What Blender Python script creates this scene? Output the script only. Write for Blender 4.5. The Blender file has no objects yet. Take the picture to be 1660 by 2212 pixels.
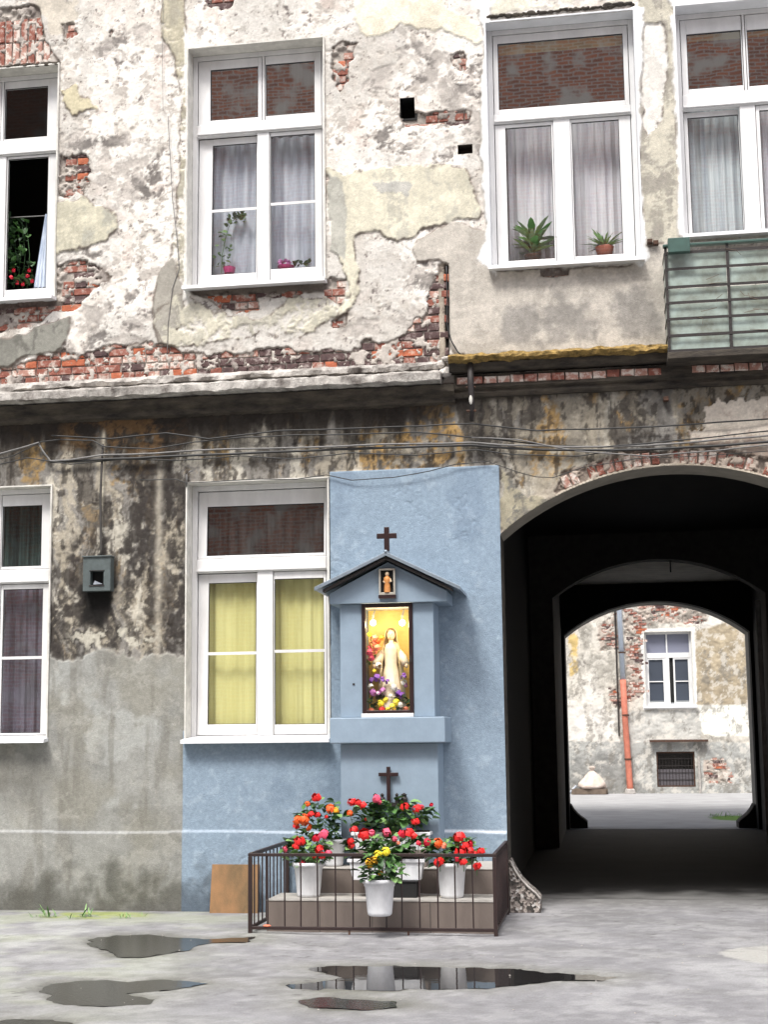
import bpy, math, random
import numpy as np
from mathutils import Vector, Matrix, noise as mn

random.seed(7); RNG = np.random.RandomState(11)
scene = bpy.context.scene
COL = scene.collection

# ------------------------------------------------------------------ camera
F_PX, YAW, PITCH, ROLL, PPX, PPY = 3146.28, 0.1606295, 0.139316, -0.0103457, 782.121, 1156.885
IW, IH = 1660.0, 2212.4
CAM = Vector((0.0, -13.797, 1.6))
cyw, syw, cp, sp = math.cos(YAW), math.sin(YAW), math.cos(PITCH), math.sin(PITCH)
c_f = Vector((-syw*cp, cyw*cp, sp)); c_r = Vector((cyw, syw, 0)); c_u = c_r.cross(c_f)
c_r, c_u = c_r*math.cos(ROLL)+c_u*math.sin(ROLL), -c_r*math.sin(ROLL)+c_u*math.cos(ROLL)
cd = bpy.data.cameras.new('camera'); cam = bpy.data.objects.new('camera', cd); COL.objects.link(cam)
cam.matrix_world = Matrix(((c_r.x, c_u.x, -c_f.x, CAM.x), (c_r.y, c_u.y, -c_f.y, CAM.y), (c_r.z, c_u.z, -c_f.z, CAM.z), (0, 0, 0, 1)))
cd.sensor_fit = 'VERTICAL'; cd.sensor_height = 36.0; cd.lens = F_PX/IH*36.0
cd.shift_x = -(PPX-IW/2)/IH; cd.shift_y = (PPY-IH/2)/IH
cd.clip_end = 500; cd.clip_start = 0.1
scene.camera = cam

# ------------------------------------------------------------------ light
SUN_EL, SUN_AZ = math.radians(58), math.radians(-24)      # from behind the camera, a little to its left
world = bpy.data.worlds.new('World'); scene.world = world; world.use_nodes = True
wn = world.node_tree.nodes; wl = world.node_tree.links
bg = wn['Background']; sky = wn.new('ShaderNodeTexSky'); sky.sky_type = 'NISHITA'; sky.sun_disc = False
sky.sun_elevation = SUN_EL; sky.sun_rotation = math.pi+SUN_AZ
sky.air_density = 0.7; sky.dust_density = 3.0; sky.ozone_density = 0.8
hs = wn.new('ShaderNodeHueSaturation'); hs.inputs['Saturation'].default_value = 0.42
wl.new(sky.outputs[0], hs.inputs['Color']); wl.new(hs.outputs[0], bg.inputs['Color'])
bg.inputs['Strength'].default_value = 0.13
sd = bpy.data.lights.new('sun', 'SUN'); sun = bpy.data.objects.new('sun', sd); COL.objects.link(sun)
sd.energy = 1.9; sd.angle = math.radians(15); sd.color = (1.0, 0.97, 0.92)
sdir = Vector((math.sin(SUN_AZ)*math.cos(SUN_EL), -math.cos(SUN_AZ)*math.cos(SUN_EL), math.sin(SUN_EL)))
sun.rotation_euler = sdir.to_track_quat('Z', 'Y').to_euler(); sun.location = (0, -10, 20)
scene.view_settings.view_transform = 'Standard'; scene.view_settings.look = 'None'
scene.view_settings.exposure = 1.24; scene.view_settings.gamma = 1.0
scene.render.resolution_x = 769; scene.render.resolution_y = 1024

# ------------------------------------------------------------------ helpers
def wp(px, py, Y=0.0):
    """survey helper: the point of the plane y=Y that was measured at this place of the photograph"""
    d = c_f*F_PX + c_r*(px-PPX) - c_u*(py-PPY)
    t = (Y-CAM.y)/d.y
    return CAM.x+d.x*t, CAM.z+d.z*t
def gp(px, py, z=0.0):
    d = c_f*F_PX + c_r*(px-PPX) - c_u*(py-PPY)
    t = (z-CAM.z)/d.z
    return CAM.x+d.x*t, CAM.y+d.y*t
def rect(l, r, t, b, Y=0.0):
    mx, my = (l+r)/2, (t+b)/2
    return wp(l, my, Y)[0], wp(r, my, Y)[0], wp(mx, b, Y)[1], wp(mx, t, Y)[1]   # x0 x1 z0 z1

def tag(o, label=None, cat=None, group=None, kind=None):
    if label: o['label'] = label
    if cat: o['category'] = cat
    if group: o['group'] = group
    if kind: o['kind'] = kind
    return o
def empty(name, loc=(0, 0, 0), parent=None):
    o = bpy.data.objects.new(name, None); COL.objects.link(o)
    o.empty_display_size = 0.1
    if parent is None: o.location = loc
    else: o.parent = parent
    return o
def link(name, me, parent=None):
    o = bpy.data.objects.new(name, me); COL.objects.link(o)
    if parent is not None:
        o.parent = parent
        w = world_of(parent)
        o.matrix_parent_inverse = w.inverted()
    return o
def world_of(p):
    m = Matrix.Translation(p.location) @ p.rotation_euler.to_matrix().to_4x4()
    if p.parent is not None: m = world_of(p.parent) @ p.matrix_parent_inverse @ m
    return m

class MB:
    def __init__(s): s.v = []; s.f = []
    def add(s, vs, fs):
        n = len(s.v); s.v += [tuple(v) for v in vs]; s.f += [tuple(i+n for i in f) for f in fs]; return s
    def box(s, x0, x1, y0, y1, z0, z1):
        return s.add([(x0,y0,z0),(x1,y0,z0),(x1,y1,z0),(x0,y1,z0),(x0,y0,z1),(x1,y0,z1),(x1,y1,z1),(x0,y1,z1)],
                     [(0,3,2,1),(4,5,6,7),(0,1,5,4),(1,2,6,5),(2,3,7,6),(3,0,4,7)])
    def prism(s, poly, y0, y1):      # polygon in x,z extruded in y
        n = len(poly)
        return s.add([(x,y0,z) for x,z in poly]+[(x,y1,z) for x,z in poly],
                     [tuple(range(n)), tuple(range(2*n-1,n-1,-1))]+[(i,n+i,n+(i+1)%n,(i+1)%n) for i in range(n)])
    def extrude_x(s, poly, x0, x1):  # polygon in y,z
        n = len(poly)
        return s.add([(x0,y,z) for y,z in poly]+[(x1,y,z) for y,z in poly],
                     [tuple(range(n)), tuple(range(2*n-1,n-1,-1))]+[(i,n+i,n+(i+1)%n,(i+1)%n) for i in range(n)])
    def tube(s, pts, r, n=6, closed_ends=True):
        pts = [Vector(p) for p in pts]; m = len(pts); vs = []
        rr = r if isinstance(r, (list, tuple)) else [r]*m
        for i, p in enumerate(pts):
            t = (pts[min(i+1, m-1)]-pts[max(i-1, 0)]).normalized()
            a = Vector((0, 0, 1)) if abs(t.z) < 0.9 else Vector((1, 0, 0))
            u = t.cross(a).normalized(); w = t.cross(u)
            for k in range(n):
                q = 2*math.pi*k/n
                vs.append(p+(u*math.cos(q)+w*math.sin(q))*rr[i])
        fs = [(i*n+k, i*n+(k+1)%n, (i+1)*n+(k+1)%n, (i+1)*n+k) for i in range(m-1) for k in range(n)]
        if closed_ends: fs += [tuple(range(n-1, -1, -1)), tuple((m-1)*n+k for k in range(n))]
        return s.add(vs, fs)
    def lathe(s, prof, c=(0, 0, 0), n=24, rad=None):
        vs = []; m = len(prof)
        for (r, z) in prof:
            for k in range(n):
                q = 2*math.pi*k/n; rr = r*(rad(q, z) if rad else 1)
                vs.append((c[0]+rr*math.cos(q), c[1]+rr*math.sin(q), c[2]+z))
        fs = [(i*n+k, i*n+(k+1)%n, (i+1)*n+(k+1)%n, (i+1)*n+k) for i in range(m-1) for k in range(n)]
        return s.add(vs, fs)
    def sphere(s, c, r, n=10, sx=1, sy=1, sz=1):
        prof = [(max(1e-4, math.sin(math.pi*i/n)), -math.cos(math.pi*i/n)) for i in range(n+1)]
        vs = []; N = n+2
        for (a, b) in prof:
            for k in range(N):
                q = 2*math.pi*k/N; vs.append((c[0]+a*math.cos(q)*r*sx, c[1]+a*math.sin(q)*r*sy, c[2]+b*r*sz))
        return s.add(vs, [(i*N+k, i*N+(k+1)%N, (i+1)*N+(k+1)%N, (i+1)*N+k) for i in range(n) for k in range(N)])
    def mesh(s, name, mat, smooth=False):
        me = bpy.data.meshes.new(name); me.from_pydata(s.v, [], s.f)
        if mat is not None: me.materials.append(mat)
        if smooth: me.polygons.foreach_set('use_smooth', [True]*len(me.polygons))
        me.update(); return me
    def build(s, name, mat, parent=None, smooth=False, bevel=0):
        o = link(name, s.mesh(name, mat, smooth), parent)
        if bevel:
            b = o.modifiers.new('bevel', 'BEVEL'); b.width = bevel; b.segments = 2; b.limit_method = 'ANGLE'
        return o

# ------------------------------------------------------------------ materials
def mat(name, col, rough=0.8, var=0.0, vscale=8.0, bump=0.0, bscale=60.0, metal=0.0, spec=0.5, vcol=False, col2=None, stretch=(1,1,1), sub=0.0):
    m = bpy.data.materials.new(name); m.use_nodes = True
    nt = m.node_tree; b = nt.nodes['Principled BSDF']
    b.inputs['Roughness'].default_value = rough; b.inputs['Metallic'].default_value = metal
    b.inputs['Specular IOR Level'].default_value = spec
    tc = nt.nodes.new('ShaderNodeTexCoord'); mp = nt.nodes.new('ShaderNodeMapping'); mp.inputs['Scale'].default_value = stretch
    nt.links.new(tc.outputs['Object'], mp.inputs[0])
    src = None
    if vcol:
        a = nt.nodes.new('ShaderNodeAttribute'); a.attribute_name = 'Col'; src = a.outputs['Color']
    if var or col2:
        nz = nt.nodes.new('ShaderNodeTexNoise'); nz.inputs['Scale'].default_value = vscale; nz.inputs['Detail'].default_value = 8
        nz.inputs['Roughness'].default_value = 0.65
        nt.links.new(mp.outputs[0], nz.inputs['Vector'])
        cr = nt.nodes.new('ShaderNodeValToRGB'); cr.color_ramp.elements[0].position = 0.32; cr.color_ramp.elements[1].position = 0.68
        if col2:
            cr.color_ramp.elements[0].color = (*col2, 1); cr.color_ramp.elements[1].color = (*col, 1)
            nt.links.new(nz.outputs[0], cr.inputs[0]); nt.links.new(cr.outputs[0], b.inputs['Base Color'])
        else:
            cr.color_ramp.elements[0].color = (1-var,)*3+(1,); cr.color_ramp.elements[1].color = (1+var*.3,)*3+(1,)
            mx = nt.nodes.new('ShaderNodeMix'); mx.data_type = 'RGBA'; mx.blend_type = 'MULTIPLY'; mx.inputs[0].default_value = 1
            nt.links.new(nz.outputs[0], cr.inputs[0]); nt.links.new(cr.outputs[0], mx.inputs[7])
            if src is not None: nt.links.new(src, mx.inputs[6])
            else: mx.inputs[6].default_value = (*col, 1)
            nt.links.new(mx.outputs[2], b.inputs['Base Color'])
    elif src is not None: nt.links.new(src, b.inputs['Base Color'])
    else: b.inputs['Base Color'].default_value = (*col, 1)
    if bump:
        n2 = nt.nodes.new('ShaderNodeTexNoise'); n2.inputs['Scale'].default_value = bscale; n2.inputs['Detail'].default_value = 6
        nt.links.new(mp.outputs[0], n2.inputs['Vector'])
        bp = nt.nodes.new('ShaderNodeBump'); bp.inputs['Strength'].default_value = bump; bp.inputs['Distance'].default_value = 0.01
        nt.links.new(n2.outputs[0], bp.inputs['Height']); nt.links.new(bp.outputs[0], b.inputs['Normal'])
    return m
def glass_mat(name, refl=0.22, tint=(1, 1, 1)):
    m = bpy.data.materials.new(name); m.use_nodes = True; nt = m.node_tree; nt.nodes.clear()
    o = nt.nodes.new('ShaderNodeOutputMaterial'); mx = nt.nodes.new('ShaderNodeMixShader')
    t = nt.nodes.new('ShaderNodeBsdfTransparent'); g = nt.nodes.new('ShaderNodeBsdfGlossy')
    t.inputs[0].default_value = (*tint, 1); g.inputs['Roughness'].default_value = 0.015
    tc = nt.nodes.new('ShaderNodeTexCoord'); nz = nt.nodes.new('ShaderNodeTexNoise'); nz.inputs['Scale'].default_value = 1.6
    nt.links.new(tc.outputs['Object'], nz.inputs['Vector'])
    bp = nt.nodes.new('ShaderNodeBump'); bp.inputs['Strength'].default_value = 0.035; bp.inputs['Distance'].default_value = 0.02
    nt.links.new(nz.outputs[0], bp.inputs['Height']); nt.links.new(bp.outputs[0], g.inputs['Normal'])
    mx.inputs[0].default_value = refl
    nt.links.new(t.outputs[0], mx.inputs[1]); nt.links.new(g.outputs[0], mx.inputs[2]); nt.links.new(mx.outputs[0], o.inputs[0])
    return m
def emit_mat(name, col, s):
    m = bpy.data.materials.new(name); m.use_nodes = True; nt = m.node_tree; b = nt.nodes['Principled BSDF']
    b.inputs['Base Color'].default_value = (*col, 1); b.inputs['Emission Color'].default_value = (*col, 1); b.inputs['Emission Strength'].default_value = s
    return m

M = {}
M['wall'] = mat('plaster_wall', (1, 1, 1), 0.92, var=0.16, vscale=45, bump=0.55, bscale=120, vcol=True, spec=0.2)
M['ground'] = mat('asphalt_ground', (1, 1, 1), 0.82, var=0.22, vscale=70, bump=0.4, bscale=160, vcol=True, spec=0.3)
M['pvc'] = mat('white_window_paint', (.74, .735, .73), 0.38, var=0.16, vscale=3.5, stretch=(1.5, 1, .5))
M['pvc_aged'] = mat('aged_window_paint', (.74, .73, .69), 0.5, var=0.14, vscale=9, stretch=(1, 1, .4))
M['reveal'] = mat('white_reveal_plaster', (.66, .64, .59), 0.85, var=0.3, vscale=7, bump=0.4)
M['sill'] = mat('white_sill', (.74, .75, .77), 0.4, var=0.15, vscale=4)
M['glass'] = glass_mat('window_glass', 0.20)
M['glass_hi'] = glass_mat('mirroring_glass', 0.56)
M['glass_lo'] = glass_mat('clear_glass', 0.07)
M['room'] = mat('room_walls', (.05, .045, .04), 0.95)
M['rubber'] = mat('dark_gasket', (.02, .02, .022), 0.6)
M['sheer'] = mat('sheer_curtain', (.60, .64, .70), 0.9, col2=(.30, .33, .40), vscale=3.2, stretch=(5, 1, .35))
M['sheer_pale'] = mat('pale_sheer_curtain', (.84, .84, .86), 0.9, col2=(.58, .57, .63), vscale=3.0, stretch=(6, 1, .25))
M['sheer_blue'] = mat('bluish_sheer_curtain', (.80, .86, .86), 0.9, col2=(.30, .35, .40), vscale=2.6, stretch=(7, 1, .2))
M['lilac'] = mat('lilac_curtain', (.20, .19, .25), 0.9, col2=(.08, .075, .09), vscale=2.0, stretch=(2, 1, .8))
M['green_cloth'] = mat('dark_green_curtain', (.055, .10, .09), 0.9, col2=(.008, .015, .014), vscale=3.5, stretch=(5, 1, .2))
M['white_cloth'] = mat('white_blue_curtain', (.70, .76, .84), 0.9, col2=(.45, .53, .66), vscale=5, stretch=(4, 1, 1))
M['yellow_cloth'] = mat('yellow_blind_cloth', (.60, .58, .26), 0.85, col2=(.50, .475, .19), vscale=1.6, stretch=(5, 1, .25), bump=.1)
M['grey_cloth'] = mat('grey_net_curtain', (.16, .14, .125), 0.9, col2=(.015, .012, .012), vscale=3.2, stretch=(5, 1, .5))
M['blue'] = mat('blue_wall_paint', (.245, .315, .390), 0.6, var=0.14, vscale=4, bump=0.12, bscale=22, spec=.3)
M['iron'] = mat('brown_painted_iron', (.026, .013, .012), 0.5, var=.2, bump=.2, bscale=90)
M['black_iron'] = mat('blackened_iron', (.018, .013, .012), 0.6, var=.3, bump=.3)
M['rust'] = mat('rusty_iron', (.10, .045, .025), 0.85, col2=(.03, .018, .014), vscale=25, bump=.4)
M['cable'] = mat('black_cable', (.02, .02, .02), 0.5)
M['cable_grey'] = mat('grey_cable', (.30, .30, .29), 0.5, var=.3, vscale=12)
M['cable_grey'] = mat('grey_cable2', (.17, .165, .16), 0.5, var=.4, vscale=12)
M['conduit'] = mat('sooty_conduit', (.06, .055, .05), 0.8, var=.3)
M['meter'] = mat('grey_green_box_paint', (.085, .105, .105), 0.55, var=.35, vscale=12, bump=.2)
M['black'] = mat('black_recess', (.008, .008, .008), 0.9)
M['soot_shade'] = mat('shade_black_passage_plaster', (.010, .0095, .0085), 0.95, var=.4, vscale=3, bump=.4)  # near-black colour stands for the darkness inside the passage
M['soffit'] = mat('grey_soffit_plaster', (.27, .25, .21), 0.9, var=.25, vscale=5, bump=.3)
M['ceil'] = mat('passage_ceiling_plaster', (.66, .62, .54), 0.9, var=.25, vscale=4)
M['passfloor'] = mat('shade_black_passage_floor', (.012, .012, .012), 0.9, var=.4, vscale=6, bump=.3)  # floor colour blackened to carry the passage shade
M['step'] = mat('taupe_step_paint', (.155, .125, .108), 0.7, var=.12, vscale=7, bump=.2, stretch=(1, 1, .5))
M['board'] = mat('orange_brown_board', (.30, .155, .065), 0.75, col2=(.085, .065, .03), vscale=1.6, stretch=(2, 1, 1.1), bump=.25)
M['pot'] = mat('white_plastic_pot', (.74, .75, .77), 0.4, var=.22, vscale=9, stretch=(1, 1, .5))
M['soil'] = mat('potting_soil', (.025, .018, .012), 0.95)
M['leaf0'] = mat('leaf_dark', (.030, .085, .022), 0.55, var=.3, vscale=25)
M['leaf1'] = mat('leaf_mid', (.075, .18, .045), 0.5, var=.3, vscale=25)
M['leaf2'] = mat('leaf_light', (.19, .34, .11), 0.5, var=.3, vscale=25)
M['leaf2b'] = mat('leaf_pale', (.30, .44, .22), 0.5, var=.3, vscale=25)
M['leaf3'] = mat('leaf_black_green', (.012, .034, .012), 0.6)
for k, c in dict(red=(.72, .012, .012), orange=(.85, .11, .012), crimson=(.62, .008, .035), pink=(.78, .08, .16), yellow=(.85, .68, .03), amber=(.86, .42, .02), purple=(.16, .035, .30), mauve=(.42, .13, .35), whitef=(.82, .80, .74), coral=(.80, .22, .12), magenta=(.45, .03, .16)).items():
    M[k] = mat('petals_'+k, c, 0.6, var=.2, vscale=30)
M['tin'] = mat('lead_grey_tin', (.26, .31, .36), 0.35, var=.3, vscale=7, metal=.4, bump=.1)
M['case'] = mat('dark_mahogany_paint', (.022, .008, .008), 0.4, var=.2)
M['gold'] = mat('golden_backing', (.86, .70, .22), 0.6, col2=(.84, .52, .16), vscale=5)
M['figure'] = mat('painted_plaster_figure', (.78, .72, .58), 0.6, col2=(.66, .52, .34), vscale=6)
M['figure_coral'] = mat('coral_robe', (.72, .24, .14), 0.6, var=.2)
M['skin'] = mat('pale_painted_skin', (.66, .50, .34), 0.6)
M['bulb'] = emit_mat('lit_bulb', (1, .90, .70), 7)
M['orange_robe'] = mat('orange_robe', (.60, .25, .07), 0.6, var=.2)
M['brass'] = mat('pale_brass_frame', (.45, .42, .36), 0.4, var=.2, metal=.3)
M['mint'] = mat('mint_wired_glass', (.39, .475, .44), 0.3, col2=(.17, .18, .145), vscale=4.5, bump=.15, bscale=14)
M['green_tin'] = mat('dark_green_tin', (.04, .09, .075), 0.5, var=.3)
M['moss'] = mat('dry_yellow_moss', (.36, .235, .07), 0.95, col2=(.09, .06, .02), vscale=22, bump=.8, bscale=60)
M['ledge'] = mat('weathered_ledge_render', (.58, .55, .51), 0.9, col2=(.10, .085, .075), vscale=5, stretch=(1.2, 1, 1.2), bump=.9, bscale=50)
M['ledge_dark'] = mat('soot_shade_ledge_moulding', (.085, .070, .052), 0.9, col2=(.010, .008, .007), vscale=6, stretch=(.6, 1, 2), bump=.6, bscale=50)  # soot tone blackened further to carry the shadow under the ledges
M['mortar'] = mat('old_mortar', (.42, .39, .36), 0.95, var=.4, vscale=14, bump=.6)
M['zinc'] = mat('zinc_downpipe', (.46, .52, .60), 0.35, var=.15, metal=.3)
M['terracotta'] = mat('red_cast_downpipe', (.47, .15, .095), 0.7, var=.25, vscale=8)
M['lit_corner'] = mat('lit_corner_pale', (.45, .45, .43), 0.6, var=.3)
M['sack'] = mat('dirty_white_sack', (.60, .55, .50), 0.8, col2=(.50, .38, .30), vscale=6, bump=.4, bscale=18)
M['wood'] = mat('weathered_timber', (.16, .12, .09), 0.9, var=.4)
M['terrazzo'] = None
M['opp_render'] = mat('opposite_render', (.45, .40, .34), 0.9, var=.4, vscale=1.3)
M['dark_glass'] = mat('dark_window_glass', (.06, .07, .09), 0.08)
def brick_mat(name, col, dust, amt):
    m = mat(name, col, 0.9, col2=None, var=.01, bump=.5, bscale=70)
    nt = m.node_tree; b = nt.nodes['Principled BSDF']
    for l in list(b.inputs['Base Color'].links): nt.links.remove(l)
    tc = nt.nodes.new('ShaderNodeTexCoord'); oi = nt.nodes.new('ShaderNodeObjectInfo')
    va = nt.nodes.new('ShaderNodeVectorMath'); va.operation = 'ADD'
    sc = nt.nodes.new('ShaderNodeVectorMath'); sc.operation = 'SCALE'; sc.inputs['Scale'].default_value = 1.0
    nt.links.new(oi.outputs['Location'], sc.inputs[0]); nt.links.new(tc.outputs['Object'], va.inputs[0]); nt.links.new(sc.outputs[0], va.inputs[1])
    nz = nt.nodes.new('ShaderNodeTexNoise'); nz.inputs['Scale'].default_value = 9; nz.inputs['Detail'].default_value = 8; nz.inputs['Roughness'].default_value = .7
    nt.links.new(va.outputs[0], nz.inputs['Vector'])
    cr = nt.nodes.new('ShaderNodeValToRGB'); e = cr.color_ramp.elements
    e[0].position = .30; e[0].color = (col[0]*.45, col[1]*.45, col[2]*.5, 1); e[1].position = .48; e[1].color = (*col, 1)
    x = e.new(.62-amt*.2); x.color = (*col, 1); x = e.new(.74-amt*.2); x.color = (*dust, 1)
    nt.links.new(nz.outputs[0], cr.inputs[0]); nt.links.new(cr.outputs[0], b.inputs['Base Color'])
    return m
M['brick_orange'] = brick_mat('fresh_orange_brick', (.40, .115, .055), (.52, .36, .28), .35)
M['brick_red'] = brick_mat('red_brick', (.25, .085, .058), (.48, .38, .33), .65)
M['brick_pink'] = brick_mat('dusty_pink_brick', (.38, .20, .155), (.62, .55, .49), .9)
M['brick_dark'] = brick_mat('sooty_purple_brick', (.085, .050, .048), (.36, .30, .28), .5)

# ------------------------------------------------------------------ numeric noise
TAB = RNG.rand(512, 512)
def vn(x, y, s):
    x = x+s*17.3; y = y+s*9.1
    xi = np.floor(x).astype(np.int64); yi = np.floor(y).astype(np.int64); fx = x-xi; fy = y-yi
    fx = fx*fx*(3-2*fx); fy = fy*fy*(3-2*fy)
    a = TAB[xi % 512, yi % 512]; b = TAB[(xi+1) % 512, yi % 512]; c = TAB[xi % 512, (yi+1) % 512]; d = TAB[(xi+1) % 512, (yi+1) % 512]
    return (a*(1-fx)+b*fx)*(1-fy)+(c*(1-fx)+d*fx)*fy
def fbm(x, y, sc, s, octv=5, g=.55, sx=1., sy=1.):
    t = 0.; a = 1.; n = 0.; f = sc
    for o in range(octv):
        t = t+a*vn(x*f*sx, y*f*sy, s+o*3); n += a; a *= g; f *= 2.03
    return t/n
def sm(a, lo, hi): t = np.clip((a-lo)/(hi-lo), 0, 1); return t*t*(3-2*t)
def mixc(C, col, m):
    col = np.asarray(col, dtype=float)
    m = m[..., None]
    return C*(1-m)+col*m
def sdist(X, Z, poly):
    d = np.full(X.shape, 1e9); ins = np.zeros(X.shape, bool); n = len(poly)
    for i in range(n):
        x1, z1 = poly[i]; x2, z2 = poly[(i+1) % n]
        ex, ez = x2-x1, z2-z1; L = ex*ex+ez*ez+1e-12
        t = np.clip(((X-x1)*ex+(Z-z1)*ez)/L, 0, 1)
        d = np.minimum(d, (X-x1-t*ex)**2+(Z-z1-t*ez)**2)
        c = ((z1 > Z) != (z2 > Z)) & (X < (x2-x1)*(Z-z1)/(z2-z1+1e-12)+x1)
        ins ^= c
    d = np.sqrt(d); return np.where(ins, -d, d)
def grid_mesh(name, xs, zs, Hy, C, keep, material, parent=None, horizontal=False):
    """structured surface: Hy is y (or z when horizontal) per vertex; C colours; keep face mask"""
    nx, nz = len(xs), len(zs)
    X, Z = (xs, zs) if isinstance(xs, np.ndarray) and xs.ndim == 2 else np.meshgrid(xs, zs)
    nz, nx = X.shape
    co = np.empty((nz*nx, 3), np.float32)
    co[:, 0] = X.ravel()
    if horizontal: co[:, 1] = Z.ravel(); co[:, 2] = Hy.ravel()
    else: co[:, 1] = Hy.ravel(); co[:, 2] = Z.ravel()
    I = np.arange(nz*nx).reshape(nz, nx)
    q = np.stack([I[:-1, :-1], I[:-1, 1:], I[1:, 1:], I[1:, :-1]], -1).reshape(-1, 4)
    if keep is not None: q = q[keep.ravel()]
    me = bpy.data.meshes.new(name); nf = len(q)
    me.vertices.add(len(co)); me.vertices.foreach_set('co', co.ravel())
    me.loops.add(nf*4); me.loops.foreach_set('vertex_index', q.ravel().astype(np.int32))
    me.polygons.add(nf); me.polygons.foreach_set('loop_start', np.arange(0, nf*4, 4, dtype=np.int32))
    me.polygons.foreach_set('use_smooth', np.ones(nf, bool))
    me.update(calc_edges=True)
    a = me.color_attributes.new('Col', 'FLOAT_COLOR', 'POINT')
    c4 = np.ones((nz*nx, 4), np.float32); c4[:, :3] = np.clip(C.reshape(-1, 3), 0.004, .86)
    a.data.foreach_set('color', c4.ravel())
    me.materials.append(material)
    return link(name, me, parent)

# ------------------------------------------------------------------ sky-open setting: ground
PUD = [
 [(200,2040),(215,2026),(260,2022),(330,2020),(380,2027),(440,2030),(545,2024),(520,2036),(450,2036),(415,2042),(405,2052),(360,2058),(320,2066),(260,2066),(235,2052)],
 [(672,2090),(730,2087),(800,2088),(900,2089),(980,2091),(1060,2093),(1130,2096),(1190,2103),(1270,2106),(1318,2111),(1290,2118),(1200,2118),(1120,2125),(1050,2132),(960,2135),(880,2134),(850,2140),(780,2136),(700,2140),(640,2134),(632,2128),(690,2122),(730,2116),(760,2112),(735,2106),(690,2098)],
 [(98,2140),(130,2125),(200,2119),(280,2121),(350,2117),(435,2124),(400,2132),(320,2142),(260,2146),(325,2158),(310,2168),(230,2172),(150,2170),(110,2160),(125,2148)],
 [(655,2160),(700,2154),(760,2158),(830,2163),(846,2172),(800,2178),(720,2176),(670,2170)],
 [(-60,2215),(20,2205),(100,2206),(135,2213),(60,2240),(-60,2250)]]

DEPTH = 13.0
def dense(lo, hi, step, outer):
    a = [-v for v in outer[::-1] if -v < lo]
    return np.array(a+list(np.arange(lo, hi+step*.5, step))+[v for v in outer if v > hi])
gx = dense(-6.6, 4.2, .028, [5, 7, 10, 15, 25, 45, 80]); gy = dense(-7.2, 1.5, .028, [2, 7.3, 9, 12, 18, 30, 50, 80])
gy = gy[gy <= 80]
X, Y = np.meshgrid(gx, gy)
n1 = fbm(X, Y, .9, 1); n2 = fbm(X, Y, 5, 2); n3 = fbm(X, Y, 2.2, 5, sx=.6)
n4 = fbm(X, Y, 2.6, 241, 8, .68); n5 = fbm(X, Y, 1.6, 247, 7, .62, .6, 1.6)
C = np.ones(X.shape+(3,))*np.array([.225, .222, .232])
C *= (.74+.52*n4)[..., None]
C = mixc(C, (.36, .36, .365), sm(n1, .48, .72)*.6)
C = mixc(C, (.17, .168, .165), sm(n5, .52, .64)*.4)
C = mixc(C, (.38, .38, .38), sm(n4, .56, .64)*.35)
mossy = sm(-X, 2.2, 4.0)*sm(n3, .40, .62)
C = mixc(C, (.30, .32, .24), mossy*.65)
C = mixc(C, (.42, .43, .40), sm(-X, 3.0, 5.2)*sm(-Y, .5, 1.2)*sm(n2, .3, .7)*.6)
PUDW = []
green = sm(.40-np.hypot((X+4.75)*.55, Y+.42), 0, .22)*sm(n2, .35, .55)
C = mixc(C, (.27, .31, .10), green)
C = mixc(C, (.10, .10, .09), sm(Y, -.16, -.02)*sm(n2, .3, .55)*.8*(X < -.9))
C = mixc(C, (.17, .168, .165), sm(Y+(n2-.5)*.5, .1, 1.3)*.9)  # asphalt darkened toward the gateway, front part of the painted shade
C = mixc(C, (.36, .355, .335), sm(.42-np.hypot((X-1.35)*.8, (Y+2.4)*.75)+(n2-.5)*.12, 0, .035))
for pl in PUD:
    dd = sdist(X, Y, [gp(*p) for p in pl])+(n4-.5)*.30
    C = mixc(C, (.085, .083, .078), (1-sm(dd, .0, .13))*.80)
    C = mixc(C, (.20, .20, .16), (1-sm(dd, .05, .45))*.35)
ckn = fbm(X, Y, .8, 251, 6, .55); ck = np.exp(-((ckn-.5)/.0022)**2)*sm(fbm(X, Y, .5, 257, 2), .45, .6)
C = mixc(C, (.07, .068, .065), ck*.75)
gr = fbm(X, Y, 9, 281, 5, .7); C = mixc(C, (.12, .118, .115), sm(gr, .57, .66)*.28); C = mixc(C, (.42, .42, .41), sm(1-gr, .57, .66)*.2)
Hg = (n1-.5)*.03*sm(-Y, .2, 1)+(n2-.5)*.006
Hg = np.where(np.abs(X) > 10, 0, Hg)
PLEV = []
for pl in PUD:
    P = [gp(*p) for p in pl]; dd = sdist(X, Y, P); near_ = dd < .05
    lev = float(np.median(Hg[near_])) if near_.any() else 0.
    PLEV.append(lev); wgt = 1-sm(dd, .10, .55)
    basin = lev-.007+.014*sm(dd+(n4-.5)*.24+(n2-.5)*.10, .0, .12)+(fbm(X, Y, 14, 271, 4)-.5)*.006
    Hg = Hg*(1-wgt)+basin*wgt
ground = grid_mesh('ground', gx, gy, Hg, C, None, M['ground'], horizontal=True); tag(ground, kind='structure')
def ghei(x, y):
    a = np.array([x]); b = np.array([y]); n = fbm(a, b, .9, 1)[0]; m = fbm(a, b, 5, 2)[0]
    return (n-.5)*.03*float(sm(np.array([-y]), .2, 1)[0])+(m-.5)*.006

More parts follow.
